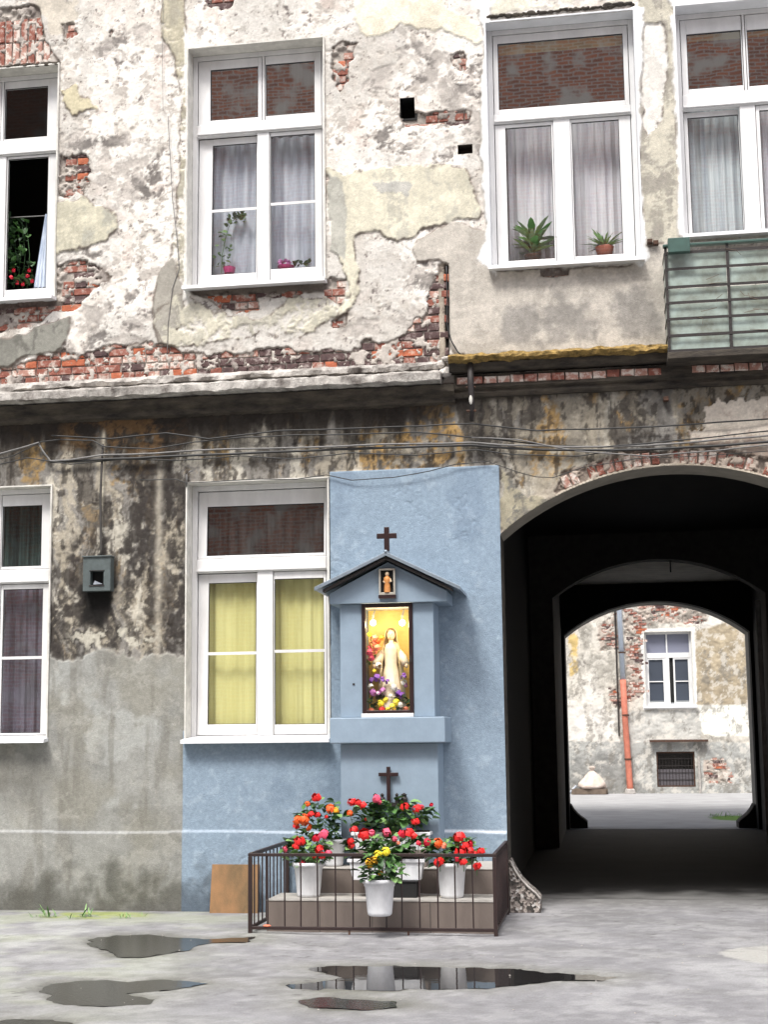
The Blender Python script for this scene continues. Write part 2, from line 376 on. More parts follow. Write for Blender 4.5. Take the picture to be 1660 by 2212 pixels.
cx_ = dense(-8, 12, .1, [14, 20, 40, 60]); cy_ = np.array(list(np.arange(12.45, 29, .1))+[30, 34]); cx_ = cx_[(cx_ >= -20) & (cx_ < 50)]
X, Y = np.meshgrid(cx_, cy_); n2 = fbm(X, Y, 3, 21); C = np.ones(X.shape+(3,))*np.array([.36, .36, .365])*(.75+.45*n2)[..., None]
C = mixc(C, (.2, .2, .2), sm(.05-np.abs(Y-18.5), 0, .06)*sm(np.abs(X-1.4), .9, .3)*.7)
C = mixc(C, (.12, .25, .03), sm(.45-np.hypot((X-2.5)*.9, (Y-15.9)*.45), 0, .1))
tag(grid_mesh('courtyard_ground', cx_, cy_, np.full(X.shape, .012)+(n2-.5)*.01, C, None, M['ground'], horizontal=True), kind='structure')
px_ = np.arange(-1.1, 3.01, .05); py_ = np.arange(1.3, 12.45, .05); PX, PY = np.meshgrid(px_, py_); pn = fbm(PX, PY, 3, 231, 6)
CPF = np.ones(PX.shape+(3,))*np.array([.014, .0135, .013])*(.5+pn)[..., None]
CPF = mixc(CPF, (.17, .168, .165), sm(2.2-PY+(pn-.5)*1.2, 0, 1.1))  # shade deepening into the passage is painted as a fade to black
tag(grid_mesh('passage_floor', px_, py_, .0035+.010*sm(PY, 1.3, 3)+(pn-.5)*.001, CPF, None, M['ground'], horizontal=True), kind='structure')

# puddles
dm = mat('wet_silt', (.030, .029, .026), 0.30, spec=.4, col2=(.012, .012, .011), vscale=9, bump=.25, bscale=40)
dm = mat('wet_silt', (.018, .017, .015), 0.07, spec=.45, col2=(.012, .012, .011), vscale=9, bump=.15, bscale=40)
wm = mat('rain_water', (.020, .019, .019), 0.03, spec=.6)
nt = wm.node_tree; tc = nt.nodes.new('ShaderNodeTexCoord'); nz = nt.nodes.new('ShaderNodeTexNoise'); nz.inputs['Scale'].default_value = 7; bp = nt.nodes.new('ShaderNodeBump')
bp.inputs['Strength'].default_value = .05; bp.inputs['Distance'].default_value = .01
nt.links.new(tc.outputs['Object'], nz.inputs[0]); nt.links.new(nz.outputs[0], bp.inputs['Height']); nt.links.new(bp.outputs[0], nt.nodes['Principled BSDF'].inputs['Normal'])
for i, pl in enumerate(PUD):
    P = [gp(*p) for p in pl]; out = []
    for k in range(len(P)):
        a, b = P[k], P[(k+1) % len(P)]; L = math.hypot(b[0]-a[0], b[1]-a[1]); n = max(2, int(L/.035))
        for j in range(n):
            t = j/n; x, y = a[0]+(b[0]-a[0])*t, a[1]+(b[1]-a[1])*t
            qx, qy = x-sum(p[0] for p in P)/len(P), y-sum(p[1] for p in P)/len(P); ql = math.hypot(qx, qy)+1e-6
            out.append((x+(mn.noise(Vector((x*9, y*9, i)))*.06)+.05*qx/ql, y+mn.noise(Vector((x*9, y*9, i+50)))*.07+.03*qy/ql))
    cxm = sum(p[0] for p in out)/len(out); cym = sum(p[1] for p in out)/len(out)
    zz = PLEV[i]
    me = bpy.data.meshes.new('puddle'); me.from_pydata([(x, y, zz) for x, y in out], [], [tuple(range(len(out)))]); me.materials.append(wm if i == 1 else dm)
    tag(link('puddle', me), kind='structure')

# ------------------------------------------------------------------ main building
bld = empty('tenement_building', (-2, 0, 0))
tag(bld, 'old tenement facade of peeling plaster and bare brick with a wide arched gateway', 'building')
OPEN = {}
W = 1.36
o2 = rect(407, 701, 97, 620); o3 = rect(1056, 1379, 38, 577); o1r = rect(60, 123, 145, 650); o5r = rect(50, 107, 1052, 1600); o6 = rect(405, 711, 1040, 1600)
o4l = rect(1469, 1620, 10, 515)
OPEN['w1'] = (o1r[1]-1.30, o1r[1], o1r[2], o1r[3]); OPEN['w2'] = o2; OPEN['w3'] = o3; OPEN['w4'] = (o4l[0], o4l[0]+1.41, o4l[2], o4l[3])
OPEN['w5'] = (o5r[1]-1.34, o5r[1], o5r[2], o5r[3]); OPEN['w6'] = o6
vh = rect(865, 897, 213, 256); OPEN['vent'] = vh
vh2 = rect(990, 1022, 314, 334); OPEN['vent2'] = vh2
AX0, AX1, ASP, ACR = -.895, 2.38, 3.52, 4.125
a_ = (AX1-AX0)/2; AR = (a_*a_+(ACR-ASP)**2)/(2*(ACR-ASP)); ACX = (AX0+AX1)/2; ACZ = ACR-AR

step = .0118
xs = np.arange(-6.35, 2.75, step); zs = np.arange(0, 9.75, step)
for (x0, x1, z0, z1) in OPEN.values():
    for v in (x0, x1):
        if xs[0] < v < xs[-1]: xs[np.argmin(abs(xs-v))] = v
    for v in (z0, z1):
        if zs[0] < v < zs[-1]: zs[np.argmin(abs(zs-v))] = v
for v in (AX0, AX1): xs[np.argmin(abs(xs-v))] = v
X, Z = np.meshgrid(xs, zs)
X = X.copy(); Z = Z.copy()
nA = fbm(X, Z, 1.1, 1, 6); nB = fbm(X, Z, 4.5, 7, 5); nC = fbm(X, Z, 18, 13, 4); nD = fbm(X, Z, 50, 23, 2); nS = fbm(X, Z, 6, 31, 5, sx=1.6, sy=.22); nS2 = fbm(X, Z, 14, 37, 4, sx=1.3, sy=.25)
nW = fbm(X, Z, 9, 43, 5)            # edge wobble
wob = (fbm(X, Z, 3.2, 51, 3)-.5)*.16+(nW-.5)*.12+(nC-.5)*.045
H = .020+(nB-.5)*.010+(nC-.5)*.009+(nD-.5)*.004

# upper storey: rough lime plaster
C = np.ones(X.shape+(3,))*np.array([.80, .765, .71])
C *= (.80+.34*nB)[..., None]
nF = fbm(X+(nA-.5)*.6, Z+(nB-.5)*.3, 3.4, 161, 8, .70); nG = fbm(X+(nB-.5)*.3, Z, 7, 167, 7, .72)
C = mixc(C, (.60, .55, .49), sm(nF, .50, .60)*.6)
C = mixc(C, (.40, .36, .32), sm(nG, .575, .64)*.8)
C = mixc(C, (.62, .57, .52), sm(nC, .56, .72)*.4)
C = mixc(C, (.42, .37, .33), sm(nC*.6+nB*.4, .60, .70)*.75)
C = mixc(C, (.60, .49, .43), sm(fbm(X, Z, 3.3, 61), .64, .74)*.4)
C = mixc(C, (.44, .42, .385), sm(fbm(X, Z, .9, 63, 7, .6), .50, .60)*.50)
grime = sm(fbm(X, Z, 2.3, 67, 6), .52, .66)
C = mixc(C, (.50, .46, .41), grime*sm(nC, .42, .62)*.75)
C = mixc(C, (.12, .10, .095), sm(nD*.5+nC*.5, .66, .72)*.8)
H += -.010*sm(nC*.6+nB*.4, .60, .68)
BR = np.zeros(X.shape)               # brick exposure mask
def Pl(pts): return [wp(*p) for p in pts]
def layer(pts, col, hgt=None, brk=False, wa=1.0, soft=.006, rim=None, stre=0, var=.3, keep=1.0, isbrick=False, dark=None):
    global C, H, BR
    poly = Pl(pts); xa = [p[0] for p in poly]; za = [p[1] for p in poly]
    i0, i1 = np.searchsorted(xs, min(xa)-.25), np.searchsorted(xs, max(xa)+.25); j0, j1 = np.searchsorted(zs, min(za)-.25), np.searchsorted(zs, max(za)+.25)
    if i1 <= i0 or j1 <= j0: return
    S = (slice(j0, j1), slice(i0, i1))
    d = sdist(X[S], Z[S], poly)+wob[S]*wa
    m = 1-sm(d, -soft, soft)
    if brk: m = m*sm(nF[S]*.6+nG[S]*.4, .43, .53)
    base = np.ones(d.shape+(3,))*np.array(col)
    v = (nS[S] if stre else nB[S])
    base *= (1-var/2+var*v*1.1)[..., None]
    if dark is not None: base = mixc(base, dark, sm(v*.45+nG[S]*.55, .50, .60)*.85)
    base = mixc(base, np.array(col)*.72, sm(nF[S], .50, .60)*.5); base = mixc(base, np.minimum(np.array(col)*1.28, .84), sm(1-nG[S], .50, .62)*.45)
    if isbrick:
        base = np.ones(d.shape+(3,))*np.array((.40, .36, .32))*(.5+.9*nC[S])[..., None]
        BR[S] = np.maximum(BR[S], (d < .02))
        sme = sm(nG[S]*.55+nC[S]*.45, .50, .575); hh = -.014+(nC[S]-.5)*.010+sme*.024
        base = mixc(base, np.array([.50, .455, .41]), sme*.8); base = mixc(base, np.array([.16, .13, .12]), sm(nF[S], .52, .60)*.6)
        H[S] = H[S]*(1-m)+hh*m
    elif hgt is not None:
        hh = hgt+(nB[S]-.5)*.006+(nC[S]-.5)*.002
        H[S] = H[S]*(1-m)+hh*m
    C[S] = mixc(C[S], base, m*keep) if not isinstance(base, tuple) else C[S]
    C[S] = C[S]*(1-(m*keep)[..., None])+base*(m*keep)[..., None]
    if rim is not None:
        r = np.exp(-(d/.012)**2)*sm(nC[S], .30, .55); C[S] = mixc(C[S], rim, r*.85)
CREAM = (.60, .56, .43); OLIVE = (.42, .40, .33); GREYP = (.30, .29, .26); RIM = (.16, .13, .11)
gritty = dict(var=.9, dark=(.09, .08, .075), soft=.03)
for p in ([(180,120),(200,95),(260,72),(300,85),(312,120),(300,150),(250,160),(200,145)], [(120,310),(200,285),(330,292),(345,340),(330,380),(300,420),(240,400),(190,350),(150,340),(122,350)],
          [(780,190),(800,130),(900,100),(1000,110),(1045,170),(1050,240),(1000,250),(930,190),(860,180)], [(180,660),(260,640),(330,680),(310,710),(220,715),(170,700)], [(122,560),(220,545),(260,590),(235,640),(180,640),(122,600)],
          [(800,300),(900,285),(1000,310),(990,360),(900,345),(820,330)], [(880,520),(930,560),(940,640),(900,700),(830,700),(840,620),(870,560)], [(1000,190),(1060,170),(1060,330),(1035,300),(1010,250)],
          [(0,770),(60,735),(160,745),(200,720),(340,745),(330,790),(150,800),(0,830)], [(225,350),(280,330),(330,380),(320,430),(260,430),(225,390)], [(560,720),(700,715),(830,700),(830,760),(600,765),(480,750)]):
    layer(p, (.50, .46, .42), .012, wa=2.4, keep=.75, brk=True, **gritty)
layer([(80,0),(180,0),(160,60),(110,80)], (.55, .50, .42), .018, keep=.6)
for p in ([(135,200),(165,192),(180,215),(215,225),(210,242),(165,250),(140,238)], ):
    layer(p, (.52, .47, .33), .034, rim=RIM, stre=1)
layer([(118,440),(180,428),(205,440),(250,470),(255,495),(225,520),(190,535),(118,545)], (.55, .52, .41), .034, rim=RIM, stre=1, dark=(.36, .35, .30), wa=.7)
layer([(352,0),(402,0),(402,60),(412,110),(408,250),(404,430),(410,600),(398,640),(362,700),(335,650),(345,600),(370,560),(385,470),(392,380),(390,300),(396,220),(378,130),(350,80)], (.50, .46, .35), .032, rim=RIM, stre=1, wa=.45, dark=(.36, .34, .28), brk=True)
layer([(340,610),(350,580),(375,560),(395,620),(400,700),(345,765),(335,700)], (.33, .31, .27), .032, rim=RIM, stre=1, wa=.5)
layer([(385,640),(440,650),(500,680),(560,690),(640,640),(700,640),(768,600),(772,640),(740,690),(650,735),(560,720),(480,735),(400,760),(345,745),(340,690)], (.56, .53, .43), .032, rim=RIM, stre=1, dark=(.42, .40, .34), wa=1.1, brk=True)
layer([(712,370),(745,385),(765,370),(880,360),(1010,365),(1030,430),(1040,480),(990,470),(930,490),(890,520),(860,520),(790,500),(765,512),(764,560),(778,620),(768,655),(735,690),(722,690),(752,640),(750,600),(735,560),(715,440)], (.62, .585, .47), .034, rim=RIM, stre=1, dark=(.46, .44, .37), wa=.8)
layer([(712,380),(740,400),(748,480),(745,560),(715,540)], (.44, .43, .38), .034, stre=1, wa=.6)
layer([(800,395),(860,390),(900,400),(880,425),(820,425)], (.42, .41, .38), .036, wa=1, keep=.7)
layer([(-60,800),(0,735),(60,722),(110,692),(152,685),(150,722),(120,762),(60,770),(20,800),(0,830),(-60,850)], (.25, .245, .215), .034, rim=RIM, stre=1, wa=.5, dark=(.13, .125, .11))
layer([(1100,-40),(1370,-40),(1400,8),(1240,18),(1050,30),(1060,10)], (.72, .69, .58), .024, wa=1., brk=True)
layer([(780,0),(960,0),(970,20),(1040,60),(1030,90),(960,70),(860,60),(790,80),(770,40)], (.76, .70, .56), .030, wa=.8, keep=.7)
layer([(1385,-20),(1455,-20),(1462,120),(1462,300),(1478,520),(1392,535),(1376,300),(1370,100)], (.50, .47, .39), .030, stre=1, wa=.3, dark=(.27, .25, .22), rim=RIM)
layer([(1388,60),(1430,50),(1445,90),(1425,240),(1400,300),(1382,200)], (.72, .69, .64), .014, wa=.8, rim=RIM)
# cement panel round the third window
layer([(890,545),(900,520),(990,480),(1050,500),(1062,585),(1100,588),(1390,575),(1400,535),(1478,520),(1445,530),(1446,772),(1330,768),(1200,764),(1080,768),(985,772),(968,740),(968,580),(950,562),(900,570)], (.48, .445, .395), .036, rim=RIM, stre=1, wa=.35, var=.4)
for p in ([(1200,640),(1290,630),(1300,740),(1180,750)], [(1300,600),(1400,640),(1430,740),(1330,740)], [(1080,680),(1150,660),(1160,740),(1090,750)]):
    layer(p, (.27, .255, .235), None, stre=1, wa=2.2, soft=.08, keep=.62)
# white paint spill round windows three and four
for p in ([(1030,20),(1060,10),(1066,330),(1075,600),(1030,560),(1050,520),(1048,430),(1040,300),(1046,150),(1048,80)], [(1360,20),(1392,20),(1385,200),(1385,400),(1402,560),(1385,582),(1360,560)], [(1448,40),(1475,20),(1480,300),(1486,520),(1466,510),(1462,250),(1455,120)], [(1440,0),(1700,-30),(1700,10),(1470,30)]):
    layer(p, (.84, .84, .83), .040, wa=.35, var=.08, rim=(.45, .42, .38))
layer([(398,60),(415,100),(412,640),(398,650),(404,300)], (.76, .74, .68), .03, wa=.2, var=.1)
# bare brick patches
for p, a in (([(712,100),(780,88),(770,120),(760,180),(735,195),(712,175)], 1.), ([(698,605),(750,603),(752,640),(735,660),(700,640)], .6), ([(705,690),(750,680),(748,705),(718,712)], .5), ([(120,575),(190,568),(238,585),(240,612),(205,632),(172,655),(120,665)], .8),
          ([(120,330),(180,350),(190,390),(165,425),(120,430)], 1.4), ([(-100,655),(120,652),(172,662),(100,692),(60,705),(-100,725)], .7), ([(415,632),(700,632),(560,645),(562,672),(505,678),(450,655)], .6), ([(868,250),(1015,243),(1010,268),(880,270)], .5),
          ([(-120,815),(100,770),(250,752),(340,742),(400,755),(450,765),(560,758),(700,755),(760,750),(800,742),(880,725),(915,690),(925,650),(945,600),(952,600),(952,815),(700,822),(400,835),(200,842),(-120,860)], .8),
          ([(-120,22),(75,15),(92,40),(98,95),(128,140),(0,150),(-120,160)], .4), ([(430,-20),(500,-20),(490,15),(440,28)], 1.2), ([(140,60),(160,50),(165,75),(145,85)], 1), ([(230,70),(245,60),(250,75),(235,85)], 1), ([(975,120),(1000,115),(1005,150),(985,150)], 1), ([(940,620),(950,600),(950,640)], .4), ([(1170,586),(1230,584),(1230,596),(1170,598)], .3)):
    layer(p, (.4, .36, .32), isbrick=True, wa=a*1.15, rim=(.10, .075, .06))
# vertical broken channel left of the cement panel
layer([(948,572),(962,570),(966,770),(950,775)], (.38, .33, .27), .004, wa=.12, dark=(.10, .08, .07), var=.8, stre=0)
layer([(961,570),(970,572),(972,770),(963,775)], (.02, .018, .016), -.03, wa=.05)
# dark band under window two and along the brick strip
layer([(400,622),(705,612),(700,634),(420,640)], (.12, .10, .085), None, wa=.25, soft=.02, keep=.85)
layer([(-80,648),(120,648),(118,668),(-80,680)], (.12, .09, .08), None, wa=.25, soft=.02, keep=.8)

# ---- lower storey
LZ = 5.02
low = Z < LZ
Rr = sm(X, -1.9, -.6)
wx = (fbm(X, Z, 3, 141, 5)-.5)*.35; wz = (fbm(X, Z, 3, 147, 5)-.5)*.5
def fine(sc, sd, sx=1.4, sy=.5, g=.68): return fbm(X+wx, Z+wz, sc, sd, 8, g, sx, sy)
soot_shade = np.ones(X.shape+(3,))*np.array([.125, .112, .095])*(.6+.9*nC)[..., None]
n_a = fine(2.2, 71); n_b = fine(3.0, 77); n_c = fine(2.6, 81); n_d = fine(1.3, 87, 1.6, .4); n_e = fine(5, 131, 1.6, .25)
soot_shade = mixc(soot_shade, (.30, .285, .26), sm(n_e, .47, .58)*(.65+.3*Rr))
Rm = sm(X, -3.2, -2.2)*sm(Z, 3.9, 4.3)
soot_shade = mixc(soot_shade, (.46, .41, .32), sm(n_b+.045*Rr+.01*Rm, .545, .635)*.70)
soot_shade = mixc(soot_shade, np.array([.33, .215, .085])+Rm[..., None]*np.array([.15, .09, .03]), sm(n_a+.02*sm(Z, 3.8, 4.5)+.055*Rm, .55, .64)*sm(nG*.5+nC*.5, .40, .56)*(.30+.65*sm(Z, 3.6, 4.5)))
soot_shade = mixc(soot_shade, (.62, .58, .49), sm(n_c+.05*Rr, .60, .66)*.65)
soot_shade = mixc(soot_shade, (.035, .03, .028), sm(n_d, .47, .58)*(.90-.45*Rr)*sm(nC, .2, .5))
soot_shade = mixc(soot_shade, (.04, .034, .03), sm(nC*.4+nS2*.6, .56, .62)*.75)
soot_shade = mixc(soot_shade, (.022, .018, .015), sm(Z+(nS-.5)*.55, 4.38, 4.70)*(.97-.50*Rr))  # shadow below the ledge painted as a dark band on the wall
soot_shade = mixc(soot_shade, (.12, .070, .032), sm(.5-np.hypot((X+4.7)*.6, (Z-4.66)*1.5), 0, .25)*sm(nG, .40, .60)*.85)
C = np.where(low[..., None], soot_shade, C)
H = np.where(low, .020-.006*sm(n_b, .54, .58)+(nB-.5)*.012+(nC-.5)*.010+(nD-.5)*.004-.007*sm(nS2, .52, .56), H)
# cement render below
edge = 2.46+(fbm(X, Z, 5, 91, 4)-.5)*.30
mr = sm(edge-Z, -.01, .01)
rend = np.ones(X.shape+(3,))*np.array([.285, .285, .265])*(.60+.75*nF)[..., None]
rend = mixc(rend, (.25, .24, .20), sm(fbm(X, Z, 1.5, 95, 5), .46, .66)*.65)
rend = mixc(rend, (.41, .42, .40), sm(fbm(X, Z, 2.0, 97, 7, .6), .60, .68)*.5); rend = mixc(rend, (.17, .16, .135), sm(nS, .50, .66)*.45); rend = mixc(rend, (.42, .41, .37), sm(nG, .57, .64)*.3)
rend = mixc(rend, (.08, .078, .065), sm(.62-Z+(nB-.5)*1.1, .1, .6)*.75)
rend = mixc(rend, (.12, .115, .10), sm(-X, 4.9, 5.6)*sm(1.55-Z, 0, .2)*sm(Z, .8, 1.3)*.55)
C = C*(1-mr[..., None])+rend*mr[..., None]
H = H*(1-mr)+(.030+(nB-.5)*.010+(fbm(X, Z, 2.0, 97, 4)-.5)*.012+(nC-.5)*.002)*mr
C = mixc(C, (.26, .25, .225), np.exp(-((edge-Z-.0)/.02)**2)*.4)
# pale flecks just above the render line, scraped letters-like remains
fl = sm(.16-np.abs(Z-2.62), 0, .1)*sm(.55-np.abs(X+4.72), 0, .2)*sm(nC, .5, .62)
C = mixc(C, (.58, .55, .46), fl*.7)
# straight vertical lighter strip (old pilaster line) and chases
C = mixc(C, (.50, .46, .38), np.exp(-((X+4.27+(nB-.5)*.05)/.035)**2)*sm(Z, 2.3, 2.6)*sm(4.4-Z, 0, .2)*.55)
C = mixc(C, (.55, .50, .40), np.exp(-((X+4.86)/.018)**2)*sm(Z, 3.9, 4.1)*sm(4.75-Z, 0, .1)*.75)
layer([(180,1270),(240,1270),(232,1330),(215,1350),(185,1340)], (.012, .011, .010), None, wa=.6, soft=.05)
# pale mortar halo over the gate arch, with bricks
rA = np.hypot(X-ACX, Z-ACZ)
C = mixc(C, (.42, .37, .30), sm(.10-np.abs(rA-AR-.03)+(nB-.5)*.12, 0, .03)*(Z > 3.4)*(X > -.9)*.8)
# right-hand light plaster area over arch
layer([(1560,880),(1700,860),(1700,1100),(1640,1010),(1590,990),(1500,975),(1480,930)], (.60, .54, .46), .024, wa=1.4, dark=(.36, .27, .22), keep=.85)
layer([(1080,1000),(1110,1040),(1180,1080),(1100,1150),(1082,1140)], (.33, .30, .22), .022, wa=1.2, dark=(.11, .11, .11), keep=.8)
# ring of bared arch bricks
ARC_IN = AR+.02
ring = (rA > AR+.02) & (rA < AR+.16+(nB-.5)*.14) & (X > -.35+(nB-.5)*.2) & (X < 1.9) & (Z > 3.4)
sme = sm(nG*.55+nC*.45, .49, .57)
C = np.where(ring[..., None], mixc(np.ones(X.shape+(3,))*np.array([.22, .18, .15])*(.5+nC)[..., None], np.array([.50, .42, .35]), sme*.8), C); H = np.where(ring, -.012+sme*.026, H)
# blue paint: tall panel and dado
bx0, bx1, bz1 = -2.545, AX0+.0, 4.20
o6x0 = OPEN['w6'][0]-.03
blue = (((X > bx0) & (Z < bz1)) | ((X > o6x0) & (Z < OPEN['w6'][2]+.1))) & (X < bx1+.001)
mb = blue.astype(float)
bl = np.ones(X.shape+(3,))*np.array([.250, .322, .398])*(.94+.12*nF)[..., None]
bl = mixc(bl, (.36, .43, .50), sm(nC*.5+nB*.5, .60, .66)*.35)
bl = mixc(bl, (.13, .18, .25), sm(fbm(X, Z, 2.4, 103, 5), .60, .72)*.30)
bl = mixc(bl, (.05, .055, .06), sm(.52-Z+(nB-.5)*.8, .1, .55)*.85*sm(-X, 2.6, 3.2))
bl = mixc(bl, (.13, .17, .22), sm(.25-Z+(nB-.5)*.5, .0, .3)*.6)
C = C*(1-mb[..., None])+bl*mb[..., None]
crk = np.exp(-((fbm(X, Z, 2.2, 111, 4)-.5)/.006)**2)*sm(fbm(X, Z, 1.1, 117, 2), .5, .6)
H = np.where(blue, .036+(nB-.5)*.009+(nC-.5)*.002+(fbm(X, Z, 1.3, 119, 2)-.5)*.02-.006*crk, H)
# plinth with pale capping line
pz = .742+.008*np.sin(X*3)
H = np.where((Z < pz) & (X < AX0+.01), H+.016, H)
ln = np.exp(-((Z-pz)/.012)**2)*(X < AX0)*np.where(X > -.0, 1, 1)
C = mixc(C, (.66, .70, .76), ln*(.25+.75*sm(X, -3.9, -1.4))*sm(nS, .1, .4)*np.where(X > -4.0, 1, .75))
# grain
C *= (.90+.22*nD)[..., None]*(.94+.12*nC)[..., None]

# holes
xc = (X[:-1, :-1]+X[1:, 1:])/2; zc = (Z[:-1, :-1]+Z[1:, 1:])/2
keep = np.ones(xc.shape, bool)
for (x0, x1, z0, z1) in OPEN.values():
    keep &= ~((xc > x0) & (xc < x1) & (zc > z0) & (zc < z1))
ra = np.hypot(X-ACX, Z-ACZ)
near = (np.abs(ra-AR) < step*.72) & (Z > ASP-.002) & (X > AX0-.001) & (X < AX1+.001)
sc = np.where(near, AR/ra, 1.)
X = ACX+(X-ACX)*sc; Z = ACZ+(Z-ACZ)*sc
xc = (X[:-1, :-1]+X[1:, 1:])/2; zc = (Z[:-1, :-1]+Z[1:, 1:])/2
keep &= ~((xc > AX0) & (xc < AX1) & ((zc < ASP) | (np.hypot(xc-ACX, zc-ACZ) < AR)))
wall = grid_mesh('wall', X, Z, -H, C, keep, M['wall'], bld)

def wall_h(x, z):
    i = min(max(int(round((x-xs[0])/step)), 0), len(xs)-1); j = min(max(int(round((z-zs[0])/step)), 0), len(zs)-1)
    return H[j, i]
def br_at(x, z):
    i = int(round((x-xs[0])/step)); j = int(round((z-zs[0])/step))
    return 0 <= i < len(xs) and 0 <= j < len(zs) and BR[j, i] > .5

# ---- bricks, single objects in the bared patches
def brick_mesh(w, h, m, seed):
    r = random.Random(seed); b = MB(); e = .007; j = lambda a: r.uniform(-a, a)
    P = [(-w/2, 0), (w/2, 0), (w/2, h), (-w/2, h)]
    P = [(x+j(.004), z+j(.003)) for x, z in P]; cx, cz = 0, h/2
    vs = [(x, .05, z) for x, z in P]+[(x, .004+j(.002), z) for x, z in P]+[(x+(e if x < cx else -e), -.003+j(.003), z+(e if z < cz else -e)*.8) for x, z in P]
    vs += [(j(.02), -.004+j(.003), cz+j(.01))]
    fs = []
    for k in range(4):
        n = (k+1) % 4; fs += [(k, n, 4+n, 4+k), (4+k, 4+n, 8+n, 8+k), (8+k, 8+n, 12)]
    return b.add(vs, fs).mesh('brick', M[m])
BM = {}
for m in ('brick_orange', 'brick_red', 'brick_pink', 'brick_dark'):
    for kind, w in (('s', .245), ('h', .118)):
        BM[m, kind] = [brick_mesh(w, .070, m, random.random()) for _ in range(3)]
def put_brick(me, x, y, z, rot=0.0):
    o = bpy.data.objects.new('brick', me); COL.objects.link(o); o.parent = wall; o.matrix_parent_inverse = world_of(wall).inverted()
    o.location = (x, y, z); o.rotation_euler = (random.uniform(-.02, .02), rot+random.uniform(-.012, .012), random.uniform(-.025, .025))
    return o
cnt = 0; cands = []
z = .30; row = 0; CH = .0825
z = 5.235-int(5.0/CH)*CH
while z < 9.6:
    row += 1; x = -6.3+(.065 if row % 2 else .19); seq = row
    while x < 2.6:
        kind = 's' if (row % 2 == 0) != (random.random() < .12) else 'h'
        w = .245 if kind == 's' else .118
        xc_, zc_ = x+w/2, z+.035
        soldier = (zc_ > wp(60, 150)[1] and x < wp(130, 100)[0])
        pts = [br_at(xc_+d, zc_+e) for d in (-.4*w, 0, .4*w) for e in (-.02, .02)]
        inop = any(a-.02 < xc_+w*.5 and xc_-w*.5 < b__+.02 and c-.08 < z < d+.01 for a, b__, c, d in OPEN.values())
        if sum(pts) >= 2 and not soldier and not inop:
            u = random.random(); strip = zc_ < 5.66
            if strip:
                if xc_ < -4.05: m = 'brick_red' if u < .42 else ('brick_pink' if u < .72 else ('brick_orange' if u < .84 else 'brick_dark'))
                elif zc_ < 5.40: m = 'brick_dark' if u < .66 else ('brick_orange' if u < .80 else 'brick_red')
                else: m = 'brick_dark' if u < .35 else ('brick_red' if u < .75 else 'brick_pink')
            else: m = 'brick_orange' if u < .13 else ('brick_red' if u < .55 else ('brick_pink' if u < .85 else 'brick_dark'))
            if 5.9 < zc_ < 6.6 and xc_ < -4.7: m = 'brick_orange' if u < .2 else ('brick_dark' if u < .5 else 'brick_red')
            cands.append((m, kind, xc_, z))
        x += w+.0125
    z += CH
for (m, kind, x, z) in cands:
    put_brick(random.choice(BM[m, kind]), x, random.uniform(-.004, .004), z); cnt += 1
# soldier course over the first window
zt = wp(60, 140)[1]
for k in range(14):
    x = wp(126, 100)[0]-.03-k*.085
    for r_ in (0, 1):
        if x > -6.35 and br_at(x-.0, zt+.10+r_*.25):
            put_brick(random.choice(BM['brick_red' if random.random() < .6 else 'brick_pink', 's']), x+.035, random.uniform(-.006, .004), zt+.13+r_*.26, math.pi/2); cnt += 1
# voussoirs
for k in range(46):
    q = math.radians(128)-k*.0335
    r = AR+.025+.06; x, z = ACX+r*math.cos(q), ACZ+r*math.sin(q)
    if -.33 < x < 1.95 and random.random() < .9:
        o = put_brick(random.choice(BM['brick_pink' if random.random() < .7 else 'brick_red', 'h']), x, random.uniform(-.006, .004), z)
        o.rotation_euler = (0, -q, 0); o.location = (x-.035*math.cos(q+math.pi/2)*1, o.location.y, z-.035*math.sin(q+math.pi/2)); cnt += 1
print('bricks', cnt)

# ---- rest of the building shell, beyond the photographed part
M['plain'] = mat('grey_render', (.42, .40, .35), .9, var=.35, vscale=1.2, bump=.4)
s = MB(); s.box(-14, -6.34, -.02, .4, 0, 13.5); s.box(2.74, 12, -.02, .4, 0, 13.5); s.box(-6.34, 2.74, -.02, .4, 9.70, 13.5)
s.build('outer_wall', M['plain'], bld)
s = MB(); s.box(-14, -6.33, .4, 12.6, 13.3, 13.5); s.box(-6.33, 12, .4, 12.6, 13.31, 13.5); s.build('roof', M['plain'], bld)
s = MB(); s.box(-14, -13.8, .4, 12.3, 0, 13.3); s.box(11.8, 12, .4, 12.3, 0, 13.3); s.build('side_wall', M['plain'], bld)
# back wall with the inner arch
def arched_panel(x0, x1, z0, z1, ax0, ax1, spz, crz, y0, y1, n=28):
    a = (ax1-ax0)/2; R = (a*a+(crz-spz)**2)/(2*(crz-spz)); cx = (ax0+ax1)/2; cz = crz-R; b = MB()
    qs = [math.acos(max(-1, min(1, (ax0+(ax1-ax0)*k/n-cx)/R))) for k in range(n+1)]
    arc = [(cx+R*math.cos(q), cz+R*math.sin(q)) for q in qs]
    for k in range(n):
        (xa, za), (xb, zb) = arc[k], arc[k+1]
        b.add([(xa,y0,za),(xb,y0,zb),(xb,y0,z1),(xa,y0,z1),(xa,y1,za),(xb,y1,zb),(xb,y1,z1),(xa,y1,z1)], [(0,1,2,3),(7,6,5,4),(0,4,5,1)])
    b.box(x0, ax0, y0, y1, z0, z1); b.box(ax1, x1, y0, y1, z0, z1)
    return b
arched_panel(-14, 12, 0, 13.3, -.60, 2.60, 3.40, 3.975, 12.6, 13.2).build('rear_wall', M['plain'], bld)
arched_panel(-.9, 2.95, 0, 4.30, -.605, 2.60, 3.40, 3.97, 12.3, 12.598).build('passage_end_wall', M['soot_shade'], bld)
